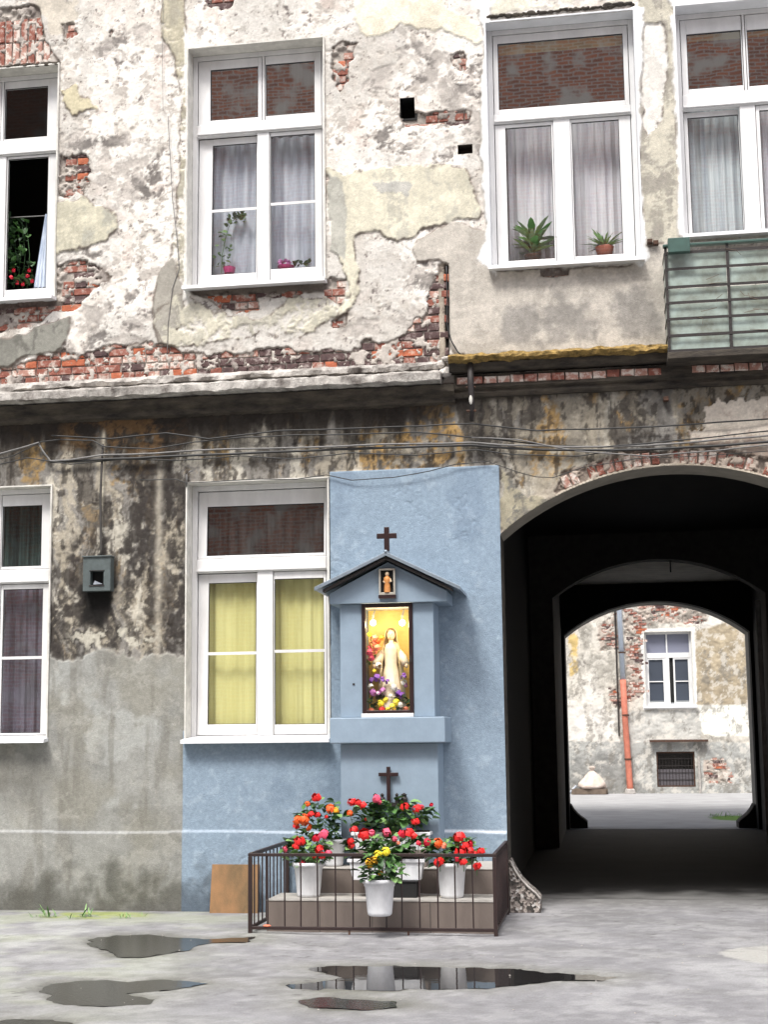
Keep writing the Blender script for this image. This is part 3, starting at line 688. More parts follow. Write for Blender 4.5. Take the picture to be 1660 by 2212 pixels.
# front arch soffit + jambs, slightly behind the plaster skin
b = MB(); n = 32; TH = .46
for k in range(n):
    xa, xb = AX0+(AX1-AX0)*k/n, AX0+(AX1-AX0)*(k+1)/n
    za, zb = [ACZ+math.sqrt(max(0, AR*AR-(x-ACX)**2)) for x in (xa, xb)]
    b.add([(xa,-.018,za),(xb,-.018,zb),(xb,TH,zb),(xa,TH,za),(xa,TH,5),(xb,TH,5)], [(0,1,2,3),(3,2,5,4)])
b.build('arch_soffit', M['soffit'], bld, smooth=False)
b = MB(); b.box(AX0-.5, AX0, -.012, TH-.001, 0, ASP+.0); b.build('gate_jamb', M['ledge_dark'], bld)
b = MB(); b.box(AX1, AX1+.5, -.012, TH-.001, 0, ASP+.0); b.build('gate_jamb', M['soffit'], bld)
# tunnel
b = MB()
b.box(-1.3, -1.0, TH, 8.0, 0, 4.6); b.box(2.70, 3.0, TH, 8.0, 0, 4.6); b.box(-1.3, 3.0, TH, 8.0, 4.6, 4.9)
b.build('passage_lining', M['soot_shade'], bld)
arched_panel(-1.3, 3.0, 0, 4.9, -.66, 2.42, 3.66, 4.20, 8.0, 8.35).build('middle_arch', mat('lit_arch_plaster', (.05, .047, .042), .9, var=.4), bld)  # arch coloured paler than the tunnel walls to stand for its lit jamb
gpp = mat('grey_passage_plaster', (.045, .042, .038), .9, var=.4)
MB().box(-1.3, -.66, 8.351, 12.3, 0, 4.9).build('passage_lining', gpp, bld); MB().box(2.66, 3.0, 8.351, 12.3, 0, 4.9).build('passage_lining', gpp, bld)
b = MB(); b.box(-.66, 2.66, 8.351, 12.3, 4.29, 4.9); b.build('passage_ceiling', M['ceil'], bld)
b = MB(); b.box(1.08, 1.10, 8.2, 8.22, 4.02, 4.2); b.build('ceiling_hook', M['black_iron'], bld)

# ------------------------------------------------------------------ ledges
def sweep(name, prof, x0, x1, material, amp=.01, dx=.03, parent=bld, gapf=None, seed=0, col=None):
    n = int((x1-x0)/dx)+1; b = MB(); m = len(prof); vs = []
    for i in range(n+1):
        x = x0+(x1-x0)*i/n
        for k, (y, z) in enumerate(prof):
            q = Vector((x*6, k*1.7, seed)); d = mn.noise(q)*amp+mn.noise(q*4)*amp*.5
            fr = 1 if 0 < k < m-1 else .2
            vs.append((x, y+d*fr*(1 if y < -.03 else .3), z+mn.noise(q+Vector((0, 9, 9)))*amp*.6*fr+mn.noise(q*3+Vector((0, 9, 9)))*amp*.4*fr))
    fs = [(i*m+k, (i+1)*m+k, (i+1)*m+k+1, i*m+k+1) for i in range(n) for k in range(m-1)]
    fs += [tuple(range(m)), tuple(n*m+k for k in range(m-1, -1, -1))]
    return b.add(vs, fs).build(name, material, parent, smooth=False)
# left string course: front band, upper step, deep moulding below, its soot colour darkened for shade
sweep('string_course', [(0, 4.985), (-.225, 5.008), (-.24, 5.015), (-.24, 5.085), (-.225, 5.10), (-.10, 5.12), (-.06, 5.15), (0, 5.155)], -6.34, -1.42, M['ledge'], .022, seed=1)
sweep('string_course_cap', [(0, 5.15), (-.07, 5.165), (-.08, 5.20), (-.05, 5.235), (0, 5.25)], -6.34, -1.40, M['ledge'], .030, seed=2)
sweep('string_course_moulding', [(0, 4.80), (-.05, 4.83), (-.06, 4.88), (-.12, 4.92), (-.14, 4.983), (0, 4.983)], -6.34, -1.30, M['ledge_dark'], .010, seed=3)
# right ledge: moss crust, slab, brick row, moulding
sweep('moss_crust', [(.01, 5.185), (-.20, 5.17), (-.27, 5.185), (-.285, 5.215), (-.25, 5.245), (-.12, 5.262), (.01, 5.27)], -1.34, .74, M['moss'], .034, dx=.018, seed=4)
sweep('ledge_slab', [(0, 5.10), (-.17, 5.10), (-.19, 5.125), (-.20, 5.172), (0, 5.18)], -1.34, 2.74, M['ledge_dark'], .014, seed=5)
sweep('ledge_base', [(0, 4.86), (-.05, 4.865), (-.07, 4.90), (-.06, 4.935), (-.10, 4.95), (-.09, 5.08), (0, 5.10)], -1.30, 2.74, M['ledge_dark'], .010, seed=6)
sweep('ledge_tin', [(0, 5.185), (-.20, 5.176), (-.215, 5.19), (-.20, 5.215), (0, 5.25)], .76, 2.74, M['ledge_dark'], .012, seed=8)
k = 0
x = -1.27
while x < .66:
    w = .118
    o = put_brick(random.choice(BM['brick_pink' if random.random() < .5 else ('brick_red' if random.random() < .7 else 'brick_dark'), 'h']), x+w/2, -.108+random.uniform(-.012, .012), 4.985+random.uniform(-.004, .004)); x += w+.012
x = .95
while x < 2.6:
    put_brick(random.choice(BM['brick_pink' if random.random() < .7 else 'brick_dark', 'h']), x+.06, -.11+random.uniform(-.015, .01), 4.985+random.uniform(-.004, .004)); x += .131
# broken corner where the string course ends
b = MB(); 
for i in range(9):
    c = (-1.42+random.uniform(0, .14), -.05-random.uniform(0, .1), 5.08+random.uniform(0, .16)); b.sphere(c, random.uniform(.03, .06), 5, sx=random.uniform(.8, 1.8), sz=random.uniform(.4, .9))
b.build('broken_course_end', M['ledge'], bld)
# ragged lintel edges above windows 3 and 1
def crust(p0, p1, r, material, n, name='ragged_lintel_edge'):
    b = MB()
    for i in range(n):
        t = i/(n-1); x, z = wp(p0[0]+(p1[0]-p0[0])*t, p0[1]+(p1[1]-p0[1])*t)
        b.sphere((x, -.03, z+random.uniform(-.012, .012)), r*random.uniform(.6, 1.3), 4, sx=random.uniform(1, 2), sy=.8, sz=random.uniform(.6, 1.1))
    b.build(name, material, bld)
crust((1052, 40), (1368, 12), .022, M['ledge_dark'], 60)
crust((0, 148), (128, 138), .018, M['ledge_dark'], 26)
# vent recesses
def recess(name, r, mt=M['black'], dep=.22):
    x0, x1, z0, z1 = r; b = MB()
    b.box(x0-.02, x0, 0, dep, z0, z1); b.box(x1, x1+.02, 0, dep, z0, z1); b.box(x0-.02, x1+.02, 0, dep, z1, z1+.02); b.box(x0-.02, x1+.02, 0, dep, z0-.02, z0); b.box(x0, x1, dep-.02, dep, z0, z1)
    b.build(name, mt, bld)
recess('vent_hole', OPEN['vent']); recess('vent_hole', OPEN['vent2'], M['ledge_dark'], .12)

# ------------------------------------------------------------------ windows
def rot_tilt(mb, z0, y0, ang):
    ca, sa = math.cos(ang), math.sin(ang)
    mb.v = [(x, y0+(y-y0)*ca+(z-z0)*sa, z0+(z-z0)*ca-(y-y0)*sa) for x, y, z in mb.v]
def window(key, lights, transom, mull, fm='pvc', reveal='reveal', recess_d=.15, sill_w=.10, muntin=None, tilt=None, glass='glass', label=None, fw=.05, sillm='sill', rev_t=.014, toplights_glass=None):
    """lights: dict cell -> pane dpx rect; cells 'T' (one pane), 'T0','T1', 'L','R'"""
    x0, x1, z0, z1 = OPEN[key]; Y0 = recess_d
    win = MB()
    for (a, b_, c, d) in ((x0, x0+fw, z0, z1), (x1-fw, x1, z0, z1), (x0+fw, x1-fw, z1-fw, z1), (x0+fw, x1-fw, z0, z0+fw)):
        win.box(a, b_, Y0, Y0+.07, c, d)
    w = win.build('window', M[fm], bld, bevel=.004)
    if label: w['label'] = label
    tz0, tz1 = transom; mx0, mx1 = mull
    MB().box(x0+fw, x1-fw, Y0-.012, Y0+.06, tz0, tz1).build('transom_bar', M[fm], w, bevel=.006)
    MB().box(x0+fw, x1-fw, Y0-.032, Y0-.012, tz0+.012, tz0+.03).build('drip_moulding', M[fm], w, bevel=.004)
    MB().box(mx0, mx1, Y0-.006, Y0+.06, z0+fw, tz0).build('mullion', M[fm], w, bevel=.005)
    if 'T0' in lights:
        mc_ = (mx0+mx1)/2; MB().box(mc_-.0115, mc_+.0115, Y0+.004, Y0+.056, tz1, z1-fw).build('glazing_bar', M['pvc'], w, bevel=.004)
    for cell, pr in lights.items():
        px0, px1, pz0, pz1 = rect(*pr, Y0+.02)
        if cell[0] == 'T':
            cz0, cz1 = tz1, z1-fw
            if cell == 'T': cx0, cx1 = x0+fw, x1-fw
            elif cell == 'T0': cx0, cx1 = x0+fw, (mx0+mx1)/2-.012
            else: cx0, cx1 = (mx0+mx1)/2+.012, x1-fw
        else:
            cz0, cz1 = z0+fw, tz0
            cx0, cx1 = (x0+fw, mx0) if cell == 'L' else (mx1, x1-fw)
        g = .0065; px0 = max(px0, cx0+.012); px1 = min(px1, cx1-.012); pz0 = max(pz0, cz0+.012); pz1 = min(pz1, cz1-.012)
        s = MB(); ya, yb = Y0+.008, Y0+.052
        for (a, b_, c, d) in ((cx0+g, px0, cz0+g, cz1-g), (px1, cx1-g, cz0+g, cz1-g), (px0, px1, pz1, cz1-g), (px0, px1, cz0+g, pz0)):
            s.box(a, b_, ya, yb, c, d)
        gl = MB().add([(px0,ya+.02,pz0),(px1,ya+.02,pz0),(px1,ya+.02,pz1),(px0,ya+.02,pz1)], [(0,1,2,3)])
        gk = MB()
        for (a, b_, c, d) in ((px0, px0+.006, pz0, pz1), (px1-.006, px1, pz0, pz1), (px0+.006, px1-.006, pz1-.006, pz1), (px0+.006, px1-.006, pz0, pz0+.006)): gk.box(a, b_, ya+.01, ya+.019, c, d)
        mu = None
        if muntin and cell in muntin:
            zz = wp((pr[0]+pr[1])/2, muntin[cell], Y0)[1]; mu = MB().box(px0, px1, ya+.006, ya+.018, zz-.014, zz+.014)
        if tilt and cell in tilt:
            for q in (s, gl, gk, mu):
                if q: rot_tilt(q, cz0, ya, tilt[cell])
        s.build('sash', M[fm], w, bevel=.005)
        gg = toplights_glass if (toplights_glass and cell[0] == 'T') else glass
        if gg: gl.build('pane', M[gg], w)
        gk.build('gasket', M['rubber'], w)
        if mu: mu.build('muntin', M[fm], w)
    # reveals and sill
    r = MB(); t = rev_t; f = -.045
    r.box(x0-t, x0, f, Y0, z0, z1+t); r.box(x1, x1+t, f, Y0, z0, z1+t); r.box(x0, x1, f+.004, Y0, z1, z1+t)
    r.build('reveal', M[reveal], w)
    MB().extrude_x([(Y0-.001, z0+.045), (-.05-sill_w, z0+.012), (-.055-sill_w, z0-.022), (-.045-sill_w, z0-.022), (0, z0-.006), (Y0-.001, z0+.0)], x0-.02, x1+.02).build('window_sill', M[sillm], w)
    # room behind
    rb = MB(); ry0, ry1 = Y0+.071, Y0+2.3
    for q in ([(x0-.5,ry1,z0-.4),(x1+.5,ry1,z0-.4),(x1+.5,ry1,z1+.3),(x0-.5,ry1,z1+.3)], [(x0-.5,ry0,z0-.4),(x0-.5,ry1,z0-.4),(x0-.5,ry1,z1+.3),(x0-.5,ry0,z1+.3)], [(x1+.5,ry0,z0-.4),(x1+.5,ry1,z0-.4),(x1+.5,ry1,z1+.3),(x1+.5,ry0,z1+.3)],
              [(x0-.5,ry0,z0-.4),(x1+.5,ry0,z0-.4),(x1+.5,ry1,z0-.4),(x0-.5,ry1,z0-.4)], [(x0-.5,ry0,z1+.3),(x1+.5,ry0,z1+.3),(x1+.5,ry1,z1+.3),(x0-.5,ry1,z1+.3)]):
        rb.add(q, [(0, 1, 2, 3)])
    # inner side of the wall around the opening closes the room
    for (a, b_, c, d) in ((x0-.5, x0+.01, z0-.4, z1+.3), (x1-.01, x1+.5, z0-.4, z1+.3), (x0, x1, z0-.4, z0+.01), (x0, x1, z1-.01, z1+.3)):
        rb.add([(a,ry0,c),(b_,ry0,c),(b_,ry0,d),(a,ry0,d)], [(0, 1, 2, 3)])
    rb.build('room_lining', M['room'], w)
    return w
def tb(px, t, b, Y=.15): return (wp(px, b, Y)[1], wp(px, t, Y)[1])
def mb_(l, r, py, Y=.15): return (wp(l, py, Y)[0], wp(r, py, Y)[0])
def curtain(l, r, t, b, Y, material, label, folds=9, amp=.018, cat='curtain', group=None, wave=.3, slant=0.0):
    x0, x1, z0, z1 = rect(l, r, t, b, Y); nx = 60; nz = 8; vs = []
    for j in range(nz+1):
        for i in range(nx+1):
            u = i/nx; v = j/nz; q = folds*2*math.pi*u
            xx = x0+(x1-x0)*u+slant*(1-v)*(1-u)
            vs.append((xx, Y+amp*math.sin(q+wave*math.sin(v*3+u*7))+amp*.4*math.sin(q*2.7+v), z0+(z1-z0)*v))
    b = MB().add(vs, [(j*(nx+1)+i, j*(nx+1)+i+1, (j+1)*(nx+1)+i+1, (j+1)*(nx+1)+i) for j in range(nz) for i in range(nx)])
    o = b.build('curtain', material, smooth=True); tag(o, label, cat, group); return o

m2 = mb_(556, 582, 450)
window('w2', {'T0': (455,558,148,258), 'T1': (572,680,136,248), 'L': (457,553,308,592), 'R': (584,681,292,580)}, tb(560,262,287), m2, fm='pvc', muntin={'L': 450, 'R': 437}, tilt={'L': .03}, toplights_glass='glass_hi', label='white window with grey net curtains behind four lights')
window('w3', {'T': (1077,1349,84,228), 'L': (1096,1196,274,562), 'R': (1240,1343,262,552)}, tb(1215,238,258), mb_(1200,1236,400), toplights_glass='glass_hi', reveal='sill', label='wide white window mirroring red brick, potted plants inside')
window('w4', {'T0': (1486,1604,70,190), 'T1': (1617,1760,60,182), 'L': (1492,1603,247,508), 'R': (1648,1752,235,500)}, tb(1560,200,232), mb_(1606,1640,380), tilt={'L': .035}, toplights_glass='glass_hi', reveal='sill', label='white window above the balcony railing')
window('w1', {'T0': (-140,-10,205,310), 'T1': (6,103,190,299), 'L': (-140,-20,352,640), 'R': (15,102,342,625)}, tb(50,303,335), mb_(-14,10,480), glass=None, toplights_glass='glass_lo', label='white window standing open on a dark room with climbing greenery')
window('w5', {'T0': (-140,-8,1100,1228), 'T1': (4,90,1093,1224), 'L': (-140,-12,1278,1590), 'R': (4,90,1273,1584)}, tb(50,1232,1262), mb_(-8,1,1400), fm='pvc', muntin={'R': 1421, 'L': 1421}, sillm='sill', glass='glass', toplights_glass='glass_lo', label='white ground floor window with a dark green curtain above lilac ones', recess_d=.10)
window('w6', {'T': (447,700,1090,1198), 'L': (449,553,1258,1565), 'R': (594,701,1250,1565)}, tb(565,1205,1235), mb_(556,590,1400), fm='pvc', muntin={'L': 1411, 'R': 1406}, tilt={'T': .045, 'L': .022}, glass='glass_lo', toplights_glass='glass', label='white ground floor window with yellow blinds in the lower lights')

curtain(450, 690, 300, 600, .34, M['sheer'], 'grey sheer net curtain hanging behind the lower lights of the four light window', 11)
curtain(450, 690, 140, 270, .38, M['grey_cloth'], 'dark grey net behind the upper lights of the four light window', 8)
curtain(1090, 1205, 262, 575, .42, M['sheer_pale'], 'pale net curtain behind the large leafed plant of the wide upper window', 7)
curtain(1232, 1350, 250, 565, .42, M['sheer_pale'], 'pale net curtain behind the spiky plant of the wide upper window', 6)
curtain(1480, 1612, 235, 520, .38, M['sheer_blue'], 'bluish striped net curtain in the left light above the balcony', 6)
curtain(1640, 1760, 225, 520, .38, M['sheer_pale'], 'pale net curtain in the right light above the balcony', 6)
curtain(4, 92, 1080, 1240, .34, M['green_cloth'], 'dark green curtain in the top light of the ground floor window beside the meter box', 6)
curtain(0, 96, 1265, 1600, .30, M['lilac'], 'lilac grey curtain in the lower light of the ground floor window beside the meter box', 5)
curtain(-140, -4, 1265, 1600, .30, M['lilac'], 'lilac grey curtain in the outer light of the ground floor window, cut by the frame', 5)
curtain(444, 556, 1250, 1572, .30, M['yellow_cloth'], 'yellow blind behind the left light of the window beside the shrine', 3, .008, 'blind')
curtain(590, 706, 1240, 1572, .30, M['yellow_cloth'], 'yellow blind behind the right light of the window beside the shrine', 4, .008, 'blind')
curtain(452, 700, 1105, 1215, .42, M['grey_cloth'], 'dark grey net behind the top light of the window beside the shrine', 9)
x0, z0 = wp(72, 622, .25); x1, z1 = wp(103, 462, .25)
b = MB(); vs = []; n = 16
for j in range(9):
    v = j/8; xl = x0+(x1-.03-x0)*v**1.0; xr = x1
    for i in range(n+1):
        u = i/n; vs.append((xl+(xr-xl)*u, .25+.012*math.sin(u*22)*(1-.3*v), z0+(z1-z0)*v))
b.add(vs, [(j*(n+1)+i, j*(n+1)+i+1, (j+1)*(n+1)+i+1, (j+1)*(n+1)+i) for j in range(8) for i in range(n)])
tag(b.build('curtain', M['white_cloth'], smooth=True), 'narrow white and blue curtain gathered in the open top left window', 'curtain')
xa, za = wp(0, 470, .26); xb, zb = wp(104, 466, .26)
tag(MB().tube([(xa-.5, .26, za), (xb+.02, .26, zb)], .006).build('curtain_rod', M['cable_grey']), 'thin curtain rod across the open top left window', 'rod')
# yellow lintel strip seen inside window 3 and 4 top lights
for (l, r, t, b_) in ((1078, 1349, 78, 108), (1486, 1750, 62, 80)):
    x0, x1, z0, z1 = rect(l, r, t, b_, .26)
    tag(MB().box(x0, x1, .25, .27, z0, z1+.03).build('roller_blind', M['yellow_cloth']), 'rolled up yellow blind at the head of the %s' % ('wide mirroring window' if l < 1200 else 'window above the balcony'), 'blind')

# ------------------------------------------------------------------ plants
def leaf_mesh(m, L=.05, W_=.036, fold=.25, n=3):
    vs = []; fs = []
    prof = [(0, .05), (.25, .8), (.55, 1.), (.85, .55), (1., .02)]
    for i, (t, w) in enumerate(prof):
        z = -.25*t*t*L
        vs += [(-w*W_/2, t*L, z+fold*w*W_/2), (0, t*L, z), (w*W_/2, t*L, z+fold*w*W_/2)]
    for i in range(4):
        a = i*3; fs += [(a, a+1, a+4, a+3), (a+1, a+2, a+5, a+4)]
    return MB().add(vs, fs).mesh('leaf', M[m], True)
LEAF = {m: [leaf_mesh(m, .062*s_, .050*s_) for s_ in (.85, 1.1, 1.35)] for m in ('leaf0', 'leaf1', 'leaf2', 'leaf3')}
LONG = {m: [leaf_mesh(m, .26, .075, .2), leaf_mesh(m, .32, .085, .2)] for m in ('leaf1', 'leaf2', 'leaf2b')}
BLADE = {m: [leaf_mesh(m, .18, .020, .3), leaf_mesh(m, .13, .018, .3)] for m in ('leaf1', 'leaf2')}
def bloom_mesh(m, seed, r=.034, n=11):
    rr = random.Random(seed); b = MB()
    for k in range(n):
        th = rr.uniform(0, 2*math.pi); ph = math.acos(rr.uniform(-.35, 1)); d = Vector((math.sin(ph)*math.cos(th), math.sin(ph)*math.sin(th), math.cos(ph)))
        u = d.orthogonal().normalized(); w = d.cross(u); s_ = r*rr.uniform(.5, .85); c = d*r*rr.uniform(.35, .75); a = rr.uniform(0, 6)
        u, w = u*math.cos(a)+w*math.sin(a), -u*math.sin(a)+w*math.cos(a)
        b.add([c-u*s_, c-w*s_*.8+d*s_*.25, c+u*s_, c+w*s_*.8+d*s_*.25, c+d*s_*.45], [(0, 1, 4), (1, 2, 4), (2, 3, 4), (3, 0, 4)])
    return b.mesh('flower', M[m], True)
BLOOM = {}
def bloom(m):
    if m not in BLOOM: BLOOM[m] = [bloom_mesh(m, hash(m) % 97+i) for i in range(3)]
    return random.choice(BLOOM[m])
def cp(me, name, parent, loc, rot, s=1.0):
    o = bpy.data.objects.new(name, me); COL.objects.link(o); o.parent = parent
    o.location = Vector(loc)-parent.location; o.rotation_euler = rot; o.scale = (s, s, s); return o
def foliage(t, c, rx, ry, rz, n, mats, base, kind='leaf', lib=LEAF, stems=10):
    b = MB()
    for k in range(stems):
        a = random.uniform(0, 2*math.pi); q = Vector((c[0]+rx*.75*math.cos(a)*random.random(), c[1]+ry*.7*math.sin(a)*random.random(), c[2]+rz*random.uniform(-.3, .8)))
        p0 = Vector(base)+Vector((random.uniform(-1, 1)*min(rx*.6, .1), random.uniform(-.04, .04), 0)); mid = (p0+q)/2+Vector((0, 0, .02)); b.tube([p0, mid, q], [.004, .0035, .002], 5)
    b.build('stem', M['leaf1'], t)
    for k in range(n):
        while True:
            v = Vector((random.uniform(-1, 1), random.uniform(-1, 1), random.uniform(-1, 1)))
            if .25 < v.length < 1: break
        p = Vector((c[0]+v.x*rx, c[1]+v.y*ry, c[2]+v.z*rz))
        yaw = math.atan2(-v.x, v.y)+random.uniform(-.9, .9)
        cp(random.choice(lib[random.choice(mats)]), kind, t, p, (random.uniform(-.5, .9), random.uniform(-.5, .5), yaw), random.uniform(.8, 1.25))
def flowers(t, pts, Y, r0=.9):
    for (px, py, m, s_) in pts:
        y = Y-random.uniform(.05, .11); x, z = wp(px, py, y)
        cp(bloom(m), 'flower', t, (x, y, z), (random.uniform(.2, 1.1), random.uniform(-.4, .4), random.uniform(-.6, .6)), s_*r0*1.3)
        b = MB(); b.tube([(x, y, z), (x+random.uniform(-.02, .02), y+.05, z-.08)], .003, 4); b.build('flower_stalk', M['leaf1'], t)
POT = [(.0, 0), (.088, .0), (.100, .012), (.104, .03), (.122, .235), (.128, .24), (.130, .262), (.142, .265), (.144, .300), (.136, .300), (.130, .27), (.125, .262), (.0, .262)]
def pot(name, label, x, y, z, s=1., group='white pots in the railed flower bed', hook=None):
    t = empty(name, (x, y, z)); tag(t, label, 'flower pot', group)
    MB().lathe([(r*s, h*s) for r, h in POT[:-2]], (x, y, z), 32).build('pot', M['pot'], t, smooth=True)
    MB().lathe([(.0001, .255*s), (.126*s, .25*s)], (x, y, z), 20).build('soil', M['soil'], t)
    return t
# stepped plinth of the flower bed
st = empty('stepped_plinth', (-1.9, -.8, 0)); tag(st, 'two brown painted steps behind the iron railing in front of the shrine', 'steps')
MB().box(-2.86, -.93, -1.42, -.85, -.03, .255).build('lower_step', M['step'], st, bevel=.006)
MB().box(-2.70, -.93, -.849, -.045, -.03, .47).build('upper_step', M['step'], st, bevel=.006)
for x in (-2.4, -1.95, -1.46):
    MB().box(x-.002, x+.002, -1.4225, -1.419, 0, .25).build('step_joint', M['rubber'], st)
top = M['mortar']
MB().box(-2.86, -.93, -1.425, -.851, .2552, .262).build('step_top', mat('lit_step_top', (.38, .36, .33), .8, var=.25), st)  # tops coloured paler than the risers to stand for daylight on them
MB().box(-2.70, -.93, -.855, -.05, .4702, .477).build('step_top', bpy.data.materials['lit_step_top'], st)
bt = empty('stand', (-1.87, -1.14, .262)); tag(bt, 'black block stand carrying the white planter box in the middle', 'stand')
MB().box(-2.02, -1.60, -1.20, -1.04, .263, .405).build('block', M['black'], bt, bevel=.004)
MB().box(-2.03, -1.59, -1.21, -1.03, .3955, .406).build('rim', M['rubber'], bt)
G_ = ['leaf0', 'leaf1', 'leaf1', 'leaf2', 'leaf2', 'leaf3', 'leaf0']
t = pot('flower_pot', 'white pot of tall orange begonias behind the left of the bed', -2.42, -.62, .477, .80)
c = wp(692, 1778, -.68); foliage(t, (c[0], -.66, c[1]), .20, .15, .24, 190, G_, (-2.42, -.62, .70), stems=16)
flowers(t, [(684,1724,'red',1.25),(664,1738,'orange',.7),(715,1749,'orange',1.3),(726,1751,'amber',.8),(644,1773,'orange',1.2),(658,1771,'orange',1.3),(664,1788,'orange',1.1),(672,1760,'red',.9),(686,1761,'red',.8),(640,1786,'red',.9),(705,1765,'red',.5)], -.76)
t = pot('flower_pot', 'white pot of red begonias at the left of the lower step', *(wp(667, 1940, -1.15)[0], -1.15, .262), .98)
c = wp(665, 1846, -1.15); foliage(t, (c[0], -1.15, c[1]+.02), .20, .15, .135, 150, G_, (c[0], -1.15, .50))
flowers(t, [(648,1819,'red',1.4),(640,1829,'red',1.),(685,1811,'crimson',1.1),(700,1803,'pink',1.2),(616,1834,'pink',.8),(691,1836,'red',1.1),(694,1848,'red',1.1),(709,1843,'pink',.9),(654,1866,'crimson',.8),(680,1850,'red',.6)], -1.2)
t = pot('flower_pot', 'white pot of bright red begonias at the right of the lower step', *(wp(977, 1940, -1.15)[0], -1.15, .262), .98)
c = wp(982, 1846, -1.15); foliage(t, (c[0], -1.15, c[1]+.02), .21, .15, .135, 150, G_, (c[0], -1.15, .50))
flowers(t, [(945,1823,'orange',1.3),(958,1829,'coral',.9),(993,1809,'red',1.4),(1004,1828,'red',1.1),(996,1842,'red',1.4),(1017,1824,'crimson',.9),(1015,1839,'red',1.),(1040,1840,'red',1.),(949,1863,'red',1.2),(1002,1863,'red',1.),(1032,1872,'red',1.),(1026,1846,'red',.8),(988,1855,'crimson',.8),(925,1820,'crimson',1.)], -1.22)
# hanging pot on the railing
yh = -1.75; xh, zh = wp(821, 1978, yh)
t = pot('flower_pot', 'white pot of yellow begonias hooked on the outside of the front railing', xh, yh, zh, .98)
MB().tube([(xh, yh+.12, zh+.28), (xh, -1.60, .66), (xh, -1.575, .655), (xh, -1.57, .62)], .004, 6).build('hook', M['rubber'], t)
c = wp(825, 1874, yh); foliage(t, (c[0], yh, c[1]), .18, .15, .135, 150, ['leaf0', 'leaf1', 'leaf1', 'leaf3', 'leaf2'], (c[0], yh, zh+.25))
flowers(t, [(818,1848,'yellow',1.05),(833,1841,'yellow',1.05),(800,1864,'amber',1.15),(808,1861,'amber',1.),(822,1886,'amber',.6)], yh+.0)
# planter boxes
def planter(label, x0, x1, y, z, h, w):
    t = empty('planter_box', ((x0+x1)/2, y, z)); tag(t, label, 'planter box', 'white planter boxes in the railed flower bed')
    b = MB(); xm, xn = x0+.03, x1-.03
    vs = [(xm,y-w*.4,z),(xn,y-w*.4,z),(xn,y+w*.4,z),(xm,y+w*.4,z),(x0,y-w*.5,z+h),(x1,y-w*.5,z+h),(x1,y+w*.5,z+h),(x0,y+w*.5,z+h)]
    b.add(vs, [(0,3,2,1),(0,1,5,4),(1,2,6,5),(2,3,7,6),(3,0,4,7)]); b.box(x0-.012, x1+.012, y-w*.5-.012, y+w*.5+.012, z+h-.03, z+h-.001)
    b.build('box', M['pot'], t, bevel=.005)
    MB().box(x0+.01, x1-.01, y-w*.45, y+w*.45, z+h-.002, z+h+.008).build('soil', M['soil'], t)
    return t
xa = wp(757, 1870, -1.12)[0]; xb = wp(918, 1870, -1.12)[0]
t = planter('white planter box of red and pink begonias on the black stand', xa, xb, -1.12, .407, .18, .17)
c = wp(840, 1829, -1.12); foliage(t, (c[0], -1.12, c[1]), .37, .13, .125, 250, G_, (c[0], -1.12, .58), stems=18)
flowers(t, [(765,1794,'red',1.),(787,1804,'red',1.5),(803,1801,'pink',.9),(758,1818,'red',.9),(760,1828,'red',.8),(836,1800,'pink',1.1),(883,1802,'red',1.35),(870,1802,'crimson',1.),(895,1806,'red',.9),(852,1814,'pink',.7),(860,1822,'coral',.6),(905,1822,'crimson',.7)], -1.17)
xa = wp(765, 1800, -.62)[0]; xb = wp(930, 1800, -.62)[0]
MB().box(xa+.03, xb-.03, -.72, -.50, .478, .62).build('planter_block', M['step'], st)
t = planter('long white planter box of red begonias against the blue pedestal', xa, xb, -.62, .621, .16, .17)
c = wp(845, 1762, -.62); foliage(t, (c[0], -.63, c[1]), .40, .12, .145, 270, G_, (c[0], -.62, .77), stems=18)
flowers(t, [(761,1734,'red',1.15),(774,1735,'red',.95),(785,1740,'red',1.),(756,1758,'orange',.9),(814,1726,'pink',1.05),(820,1733,'pink',.7),(875,1744,'red',1.1),(902,1748,'red',1.2),(898,1776,'red',1.1),(912,1745,'crimson',.7),(933,1739,'crimson',.55),(792,1770,'red',.5)], -.69)

# ------------------------------------------------------------------ railing
rl = empty('iron_railing', (-1.93, -1.57, 0)); tag(rl, 'low dark brown iron railing with thin uprights enclosing the flower bed', 'railing')
FX0, FX1, FY, FZ = -2.965, -.905, -1.57, .635
fr = MB(); fr.box(FX0-.016, FX1+.016, FY-.015, FY+.015, FZ, FZ+.026); fr.build('top_rail', M['iron'], rl, bevel=.003)
MB().box(FX0, FX1, FY-.012, FY+.012, .035, .062).build('bottom_rail', M['iron'], rl, bevel=.003)
for X_ in (FX0, FX1):
    MB().box(X_-.015, X_+.015, FY+.019, -.06, FZ, FZ+.03).build('top_rail', M['iron'], rl, bevel=.003)
    MB().box(X_-.012, X_+.012, FY+.02, -.06, .035, .062).build('bottom_rail', M['iron'], rl, bevel=.003)
    MB().box(X_-.016, X_+.016, FY-.016, FY+.016, 0, FZ-.001).build('post', M['iron'], rl, bevel=.003)
    MB().box(X_-.016, X_+.016, -.10, -.07, 0, FZ-.001).build('post', M['iron'], rl, bevel=.003)
    for k in range(1, 10):
        y = FY+k*(1.49/10.)
        MB().tube([(X_, y, .06), (X_, y, FZ+.002)], .0066, 6, False).build('baluster', M['iron'], rl)
bars = [578, 615, 650, 686, 725, 763, 799, 835, 869, 907, 947, 984, 1022]
for px in bars:
    x = wp(px, 1935, FY)[0]
    MB().tube([(x+random.uniform(-.003, .003), FY, .06), (x, FY, FZ+.002)], .0068, 6, False).build('baluster', M['iron'], rl)
for px in (755, 883):
    x = wp(px, 2015, FY)[0]; MB().box(x-.007, x+.007, FY-.008, FY+.008, -.02, .036).build('foot_spike', M['rust'], rl)
